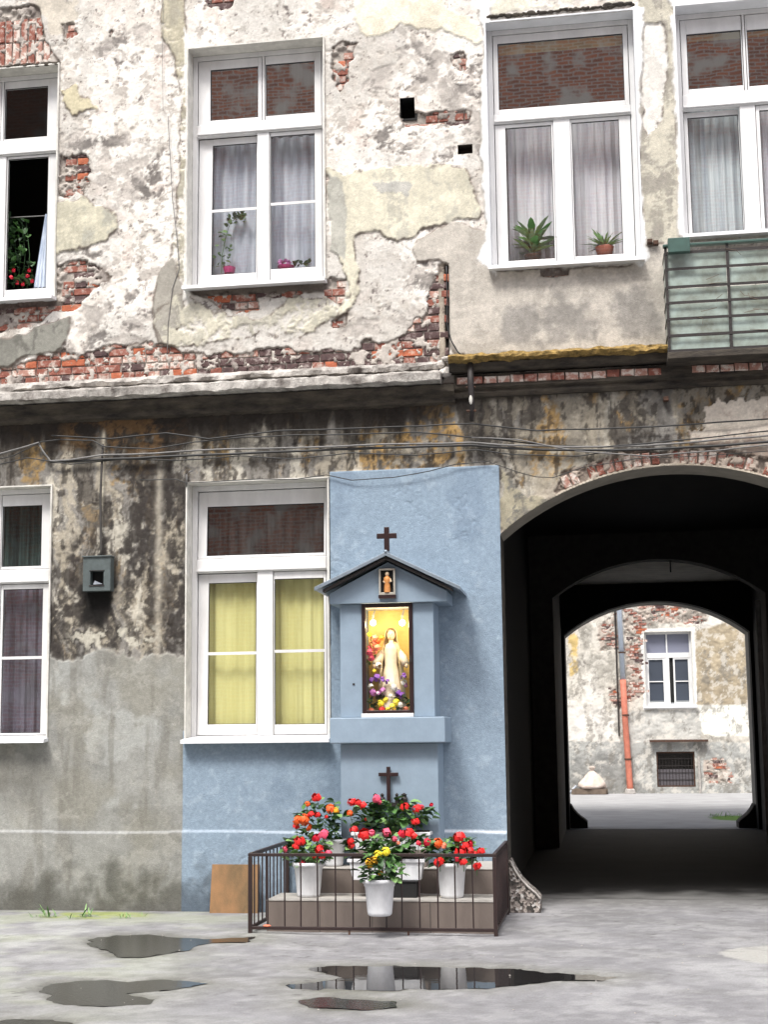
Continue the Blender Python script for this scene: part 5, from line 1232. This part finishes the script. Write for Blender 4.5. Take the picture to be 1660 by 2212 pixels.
# ------------------------------------------------------------------ rear courtyard building
YF = 28.7
cb = empty('courtyard_building', (1, YF, 0)); tag(cb, 'shabby rear building with one white window seen through the passage', 'building')
fw0 = rect(1395, 1497, 1365, 1525, YF); gr0 = rect(1420, 1503, 1624, 1700, YF)
fxs = np.arange(-3.0, 5.5, .028); fzs = np.arange(0, 6.6, .028)
for r in (fw0, gr0):
    for v in r[:2]: fxs[np.argmin(abs(fxs-v))] = v
    for v in r[2:]:
        if v > 0: fzs[np.argmin(abs(fzs-v))] = v
FX_, FZ_ = np.meshgrid(fxs, fzs)
a1 = fbm(FX_, FZ_, 1.2, 201, 6); a2 = fbm(FX_, FZ_, 4, 207, 5); a3 = fbm(FX_, FZ_, 14, 211, 3); a4 = fbm(FX_, FZ_, 3, 217, 5, sy=.4)
CF = np.ones(FX_.shape+(3,))*np.array([.62, .58, .51])*(.75+.4*a2)[..., None]
CF = mixc(CF, (.34, .32, .28), sm(a4, .48, .62)*.8); CF = mixc(CF, (.78, .74, .68), sm(a1, .52, .62)*.7)
HF = .03+(a2-.5)*.02+(a3-.5)*.01
def fl_(pts, col, wa=.25, soft=.02, kp=1., var=.5, h=None):
    global CF, HF
    poly = [wp(*p, YF) for p in pts]; d = sdist(FX_, FZ_, poly)+((a2-.5)*.9+(a3-.5)*.3)*wa; m = (1-sm(d, -soft, soft))*kp
    CF = CF*(1-m[..., None])+(np.array(col)*(1-var/2+var*a2*1.1)[..., None])*m[..., None]
    if h is not None: HF = HF*(1-m)+(h+sm(a3*.5+a2*.5, .46, .54)*.034)*m
    return d
fl_([(1150,1600),(1700,1605),(1700,1740),(1150,1740)], (.36, .36, .34), .2)
fl_([(1230,1640),(1350,1630),(1400,1700),(1380,1740),(1230,1740)], (.20, .20, .19), .6, .08, .6)
fl_([(1505,1362),(1640,1330),(1640,1523),(1505,1523)], (.37, .31, .22), .10, var=.9)
fl_([(1505,1524),(1640,1524),(1640,1590),(1520,1590)], (.78, .77, .70), .15, var=.3)
fl_([(1380,1535),(1510,1535),(1520,1600),(1400,1600),(1360,1610),(1350,1540)], (.46, .45, .42), .3, var=.6)
fl_([(1150,1535),(1340,1530),(1340,1600),(1230,1600),(1150,1610)], (.66, .63, .58), .5, var=.9)
fl_([(1232,1370),(1250,1370),(1248,1450),(1232,1460)], (.62, .46, .20), .3)
BF = np.zeros(FX_.shape, bool)
for pts, wa in (([(1290,1350),(1335,1325),(1340,1400),(1300,1405),(1290,1380)], .25), ([(1348,1320),(1392,1325),(1388,1500),(1372,1520),(1352,1515)], .25), ([(1380,1300),(1520,1300),(1530,1345),(1380,1352)], .25), ([(1320,1480),(1345,1480),(1345,1530),(1325,1525)], .3), ([(1515,1640),(1560,1642),(1580,1665),(1585,1690),(1520,1695)], .25)):
    d = fl_(pts, (.42, .36, .31), wa, h=.0); BF |= d < 0
a5 = fbm(FX_, FZ_, 3, 261, 8, .72, 1.2, .7); a6 = fbm(FX_, FZ_, 6, 267, 6, .7)
CF = mixc(CF, (.20, .185, .16), sm(a5, .54, .61)*.65); CF = mixc(CF, (.74, .70, .63), sm(1-a6, .55, .63)*.5); HF += sm(a6, .5, .6)*.012
CF = mixc(CF, (.84, .83, .80), sm(.10-np.maximum(np.maximum(fw0[0]-FX_, FX_-fw0[1]), np.maximum(fw0[2]-FZ_, FZ_-fw0[3]))+(a2-.5)*.1, 0, .02))
kf = np.ones((len(fzs)-1, len(fxs)-1), bool); xc = (fxs[:-1]+fxs[1:])/2; zc = (fzs[:-1]+fzs[1:])/2; XC, ZC = np.meshgrid(xc, zc)
for r in (fw0, gr0): kf &= ~((XC > r[0]) & (XC < r[1]) & (ZC > r[2]) & (ZC < r[3]))
fwall = grid_mesh('wall', fxs, fzs, YF-HF, CF, kf, M['wall'], cb)
for m_, pr in (('brick_red', .5), ('brick_orange', .25), ('brick_pink', .25), ('brick_dark', .2)):
    b = MB(); rr = random.Random(3)
    z = .05; row = 0
    while z < 6.5:
        row += 1; x = -3+(.13 if row % 2 else 0)
        while x < 5.4:
            i = int((x+.12+3)/.028); j = int((z+.03)/.028); u = rr.random()
            pick = 'brick_red' if u < .36 else ('brick_orange' if u < .42 else ('brick_pink' if u < .85 else 'brick_dark'))
            if i < len(fxs) and j < len(fzs) and BF[j, i] and pick == m_: b.box(x, x+.245, YF-.022-rr.random()*.008, YF+.02, z, z+.066)
            x += .258
        z += .08
    o = b.build('bricks', M[m_], cb); tag(o, kind='stuff')
s = MB(); s.box(-16, -2.99, YF-.03, YF+.5, 0, 12); s.box(5.46, 20, YF-.03, YF+.5, 0, 12); s.box(-2.99, 5.46, YF-.03, YF+.5, 6.58, 12)
s.build('outer_wall', M['opp_render'], cb)
# its window
def bars(b, x0, x1, z0, z1, w, ya, yb_):
    for r in ((x0, x0+w, z0, z1), (x1-w, x1, z0, z1), (x0+w, x1-w, z1-w, z1), (x0+w, x1-w, z0, z0+w)): b.box(r[0], r[1], ya, yb_, r[2], r[3])
    return b
x0, x1, z0, z1 = fw0; Yw = YF+.12
w = bars(MB(), x0, x1, z0, z1, .06, Yw, Yw+.08).build('window', M['pvc'], cb)
tz = wp(1450, 1412, Yw)[1]; MB().box(x0+.06, x1-.06, Yw-.01, Yw+.07, tz-.12, tz+.02).build('transom_bar', M['pvc'], w)
mxa, mxb = wp(1438, 1460, Yw)[0], wp(1448, 1460, Yw)[0]; MB().box(mxa, mxb, Yw-.005, Yw+.06, z0+.06, tz-.12).build('mullion', M['pvc'], w)
mc = wp(1441, 1385, Yw)[0]; MB().box(mc-.02, mc+.02, Yw, Yw+.05, tz+.02, z1-.06).build('muntin', M['pvc'], w)
for (a, c_) in ((x0+.06, mxa), (mxb+.11, x1-.06)):
    bars(MB(), a, c_, z0+.06, tz-.12, .045, Yw+.005, Yw+.05).build('sash', M['pvc'], w)
    zz = z0+.1+(tz-.12-z0-.1)*.47; MB().box(a+.05, c_-.05, Yw+.01, Yw+.04, zz-.015, zz+.015).build('muntin', M['pvc'], w)
    MB().add([(a+.05,Yw+.045,z0+.15),(c_-.05,Yw+.045,z0+.15),(c_-.05,Yw+.045,tz-.17),(a+.05,Yw+.045,tz-.17)], [(0,1,2,3)]).build('pane', M['dark_glass'], w)
MB().box(mxb, mxb+.11, Yw+.06, Yw+.09, z0+.1, tz-.12).build('open_gap', M['black'], w)
for (a, c_) in ((x0+.06, mc-.02), (mc+.02, x1-.06)): MB().add([(a,Yw+.045,tz+.02),(c_,Yw+.045,tz+.02),(c_,Yw+.045,z1-.06),(a,Yw+.045,z1-.06)], [(0,1,2,3)]).build('pane', mat('lilac_grey_pane', (.20, .21, .27), .1), w)
b = MB(); b.box(x0-.03, x0, YF-.05, Yw, z0, z1); b.box(x1, x1+.03, YF-.05, Yw, z0, z1); b.box(x0-.03, x1+.03, YF-.05, Yw, z1, z1+.03); b.build('reveal', M['reveal'], w)
MB().box(x0-.08, x1+.08, YF-.12, Yw, z0-.06, z0).build('window_sill', M['sill'], w)
# basement opening with grille
x0, x1, z0, z1 = gr0; z0 = max(z0, .12)
w = bars(MB(), x0, x1, z0, z1, .04, YF-.0, YF+.06).build('basement_window', M['rust'], cb)
b = MB(); b.box(x0-.02, x1+.02, YF+.3, YF+.32, z0-.1, z1+.02); b.box(x0-.02, x0, YF, YF+.3, z0-.1, z1+.02); b.box(x1, x1+.02, YF, YF+.3, z0-.1, z1+.02); b.box(x0, x1, YF, YF+.3, z1, z1+.02); b.build('recess', M['room'], w)
for k in range(1, 12): MB().box(x0+(x1-x0)*k/12-.008, x0+(x1-x0)*k/12+.008, YF+.02, YF+.03, z0, z1).build('bar', M['black_iron'], w)
for k in range(1, 5): MB().box(x0, x1, YF+.031, YF+.037, z0+(z1-z0)*k/5-.008, z0+(z1-z0)*k/5+.008).build('bar', M['black_iron'], w)
MB().box(x0+.03, x1-.03, YF+.05, YF+.07, z0, z0+(z1-z0)*.5).build('lower_shutter', mat('grey_shutter', (.10, .09, .10), .7), w)
xa, za = wp(1405, 1602, YF-.15); xb, _ = wp(1531, 1604, YF-.15)
MB().box(xa, xb, YF-.25, YF-.02, za-.02, za+.04).build('canopy', M['rust'], cb); MB().box(xa, xb, YF-.251, YF-.02, za+.041, za+.06).build('canopy_top', M['mortar'], cb)
xj = wp(1512, 1670, YF)[0]; MB().box(xj-.03, xj+.03, YF-.10, YF-.02, 0, 1.05).build('edge_post', M['mortar'], cb)
# its downpipe
dpp = empty('drainpipe', (.7, YF-.1, 0)); tag(dpp, 'drainpipe silver above and rusty red below on the rear building', 'drainpipe')
yp = YF-.13; pt = [wp(1338, 1300, yp), wp(1347, 1470, yp), wp(1352, 1560, yp), wp(1362, 1695, yp)]
MB().tube([(pt[0][0]-.02, yp, pt[0][1]+1.2), (pt[0][0], yp, pt[0][1]), (pt[1][0], yp, pt[1][1])], .075, 14).build('zinc_section', M['zinc'], dpp, smooth=True)
MB().tube([(pt[1][0], yp-.001, pt[1][1]+.02), (pt[2][0], yp, pt[2][1]), (pt[3][0], yp, pt[3][1]), (pt[3][0], yp-.06, .03)], [.09, .085, .09, .10], 14).build('cast_section', M['terracotta'], dpp, smooth=True)
for q in (1410, 1545, 1640):
    x, z = wp(1340+(q-1320)*.057, q, yp); MB().lathe([(.09, -.02), (.105, -.02), (.105, .02), (.09, .02)], (x, yp, z), 14).build('bracket', M['rust'], dpp)
MB().lathe([(.12, 0), (.16, .02), (.14, .12), (.10, .16)], (pt[3][0], yp-.02, 0.0), 12).build('boot', M['mortar'], dpp)
xk = wp(1334, 1450, YF-.05)[0]; tag(MB().box(xk-.02, xk+.02, YF-.08, YF-.04, wp(1334, 1590, YF)[1], 5.6).build('conduit', M['black_iron']), 'dark conduit running down left of the rear drainpipe', 'pipe')
# sack on a low cart
x, _ = wp(1281, 1690, YF-.4)
sk = empty('rubbish_sack', (x, YF-.45, .18)); tag(sk, 'tied white sack standing by the rear wall', 'sack')
MB().lathe([(.001, 0), (.33, .0), (.37, .06), (.33, .15), (.24, .26), (.17, .36), (.10, .44), (.045, .49), (.04, .51), (.08, .55), (.10, .60), (.04, .61)], (x, YF-.45, .18), 22, rad=lambda q, z: 1+.16*math.sin(q*2+z*7)+.08*math.sin(q*5-z*16)+.04*math.sin(q*11+z*20)).build('bag', M['sack'], sk, smooth=True)
ct = empty('timber_pile', (x-.1, YF-.5, 0)); tag(ct, 'low heap of dark scrap under the white sack', 'timber')
for k in range(5): MB().box(x-.52+random.uniform(-.1, .05), x+.38+random.uniform(-.05, .1), YF-.75+k*.12, YF-.66+k*.12, .013+random.uniform(0, .02), .17).build('plank', M['wood'], ct)
MB().tube([(x-.65, YF-.5, .05), (x-.45, YF-.5, .25)], .035, 6).build('stick', M['sheer'], ct)
x, y = gp(1575, 1766); t = empty('weed', (x, y, 0)); tag(t, 'patch of bright weed on the pale ground beyond the passage', 'weed')
for k in range(90): cp(random.choice(BLADE['leaf2']), 'leaf', t, (x+random.uniform(-.42, .5), y+random.uniform(-.5, .5), .012), (random.uniform(.1, 1.2), 0, random.uniform(0, 6.28)), random.uniform(.4, .9))

# ------------------------------------------------------------------ building behind the camera, mirrored in the panes
ob = empty('opposite_building', (0, -32, 0)); tag(ob, 'red brick building across the courtyard, seen only mirrored in the window panes', 'building')
bm_ = bpy.data.materials.new('far_brickwork'); bm_.use_nodes = True; nt = bm_.node_tree; b_ = nt.nodes['Principled BSDF']; b_.inputs['Roughness'].default_value = .9
tc = nt.nodes.new('ShaderNodeTexCoord'); mp = nt.nodes.new('ShaderNodeMapping'); mp.inputs['Rotation'].default_value = (math.radians(90), 0, 0)
bt_ = nt.nodes.new('ShaderNodeTexBrick'); bt_.inputs['Scale'].default_value = 1.0; bt_.inputs['Brick Width'].default_value = .40; bt_.inputs['Row Height'].default_value = .13; bt_.inputs['Mortar Size'].default_value = .022
bt_.inputs['Color1'].default_value = (.62, .22, .12, 1); bt_.inputs['Color2'].default_value = (.36, .15, .10, 1); bt_.inputs['Mortar'].default_value = (.55, .50, .44, 1)
nz = nt.nodes.new('ShaderNodeTexNoise'); nz.inputs['Scale'].default_value = 1.1; nz.inputs['Detail'].default_value = 7; mx = nt.nodes.new('ShaderNodeMix'); mx.data_type = 'RGBA'
cr = nt.nodes.new('ShaderNodeValToRGB'); cr.color_ramp.elements[0].position = .52; cr.color_ramp.elements[1].position = .62
nt.links.new(tc.outputs['Object'], mp.inputs[0]); nt.links.new(mp.outputs[0], bt_.inputs['Vector']); nt.links.new(tc.outputs['Object'], nz.inputs['Vector']); nt.links.new(nz.outputs[0], cr.inputs[0])
nt.links.new(cr.outputs[0], mx.inputs[0]); nt.links.new(bt_.outputs[0], mx.inputs[6]); mx.inputs[7].default_value = (.66, .58, .50, 1); nt.links.new(mx.outputs[2], b_.inputs['Base Color'])
b = MB(); YO = -32
cols = [-22, -17.5, -6.6, 9.5, 14, 18]; rows = [1.2, 5.4, 9.6, 13.8, 18.0, 22.2]
edx = sorted([-24, 22]+[c for c in cols]+[c+1.2 for c in cols]); edz = sorted([0, 27]+[r for r in rows]+[r+2.1 for r in rows])
for i in range(len(edx)-1):
    for j in range(len(edz)-1):
        hole = any(abs(edx[i]-c) < 1e-6 for c in cols) and any(abs(edz[j]-r) < 1e-6 for r in rows)
        if not hole: b.add([(edx[i],YO,edz[j]),(edx[i+1],YO,edz[j]),(edx[i+1],YO,edz[j+1]),(edx[i],YO,edz[j+1])], [(3,2,1,0)])
b.box(-24, 22, YO-8, YO-.3, 0, 27); b.build('wall', bm_, ob)
for c in cols:
    for r in rows:
        w = bars(MB(), c, c+1.2, r, r+2.1, .1, YO-.2, YO-.12).box(c+.56, c+.64, YO-.2, YO-.12, r+.1, r+2).box(c+.1, c+.559, YO-.2, YO-.12, r+1.3, r+1.4).box(c+.641, c+1.1, YO-.2, YO-.12, r+1.3, r+1.4).build('window', M['pvc'], ob)
        MB().add([(c,YO-.16,r),(c+1.2,YO-.16,r),(c+1.2,YO-.16,r+2.1),(c,YO-.16,r+2.1)], [(3,2,1,0)]).build('pane', M['dark_glass'], w)
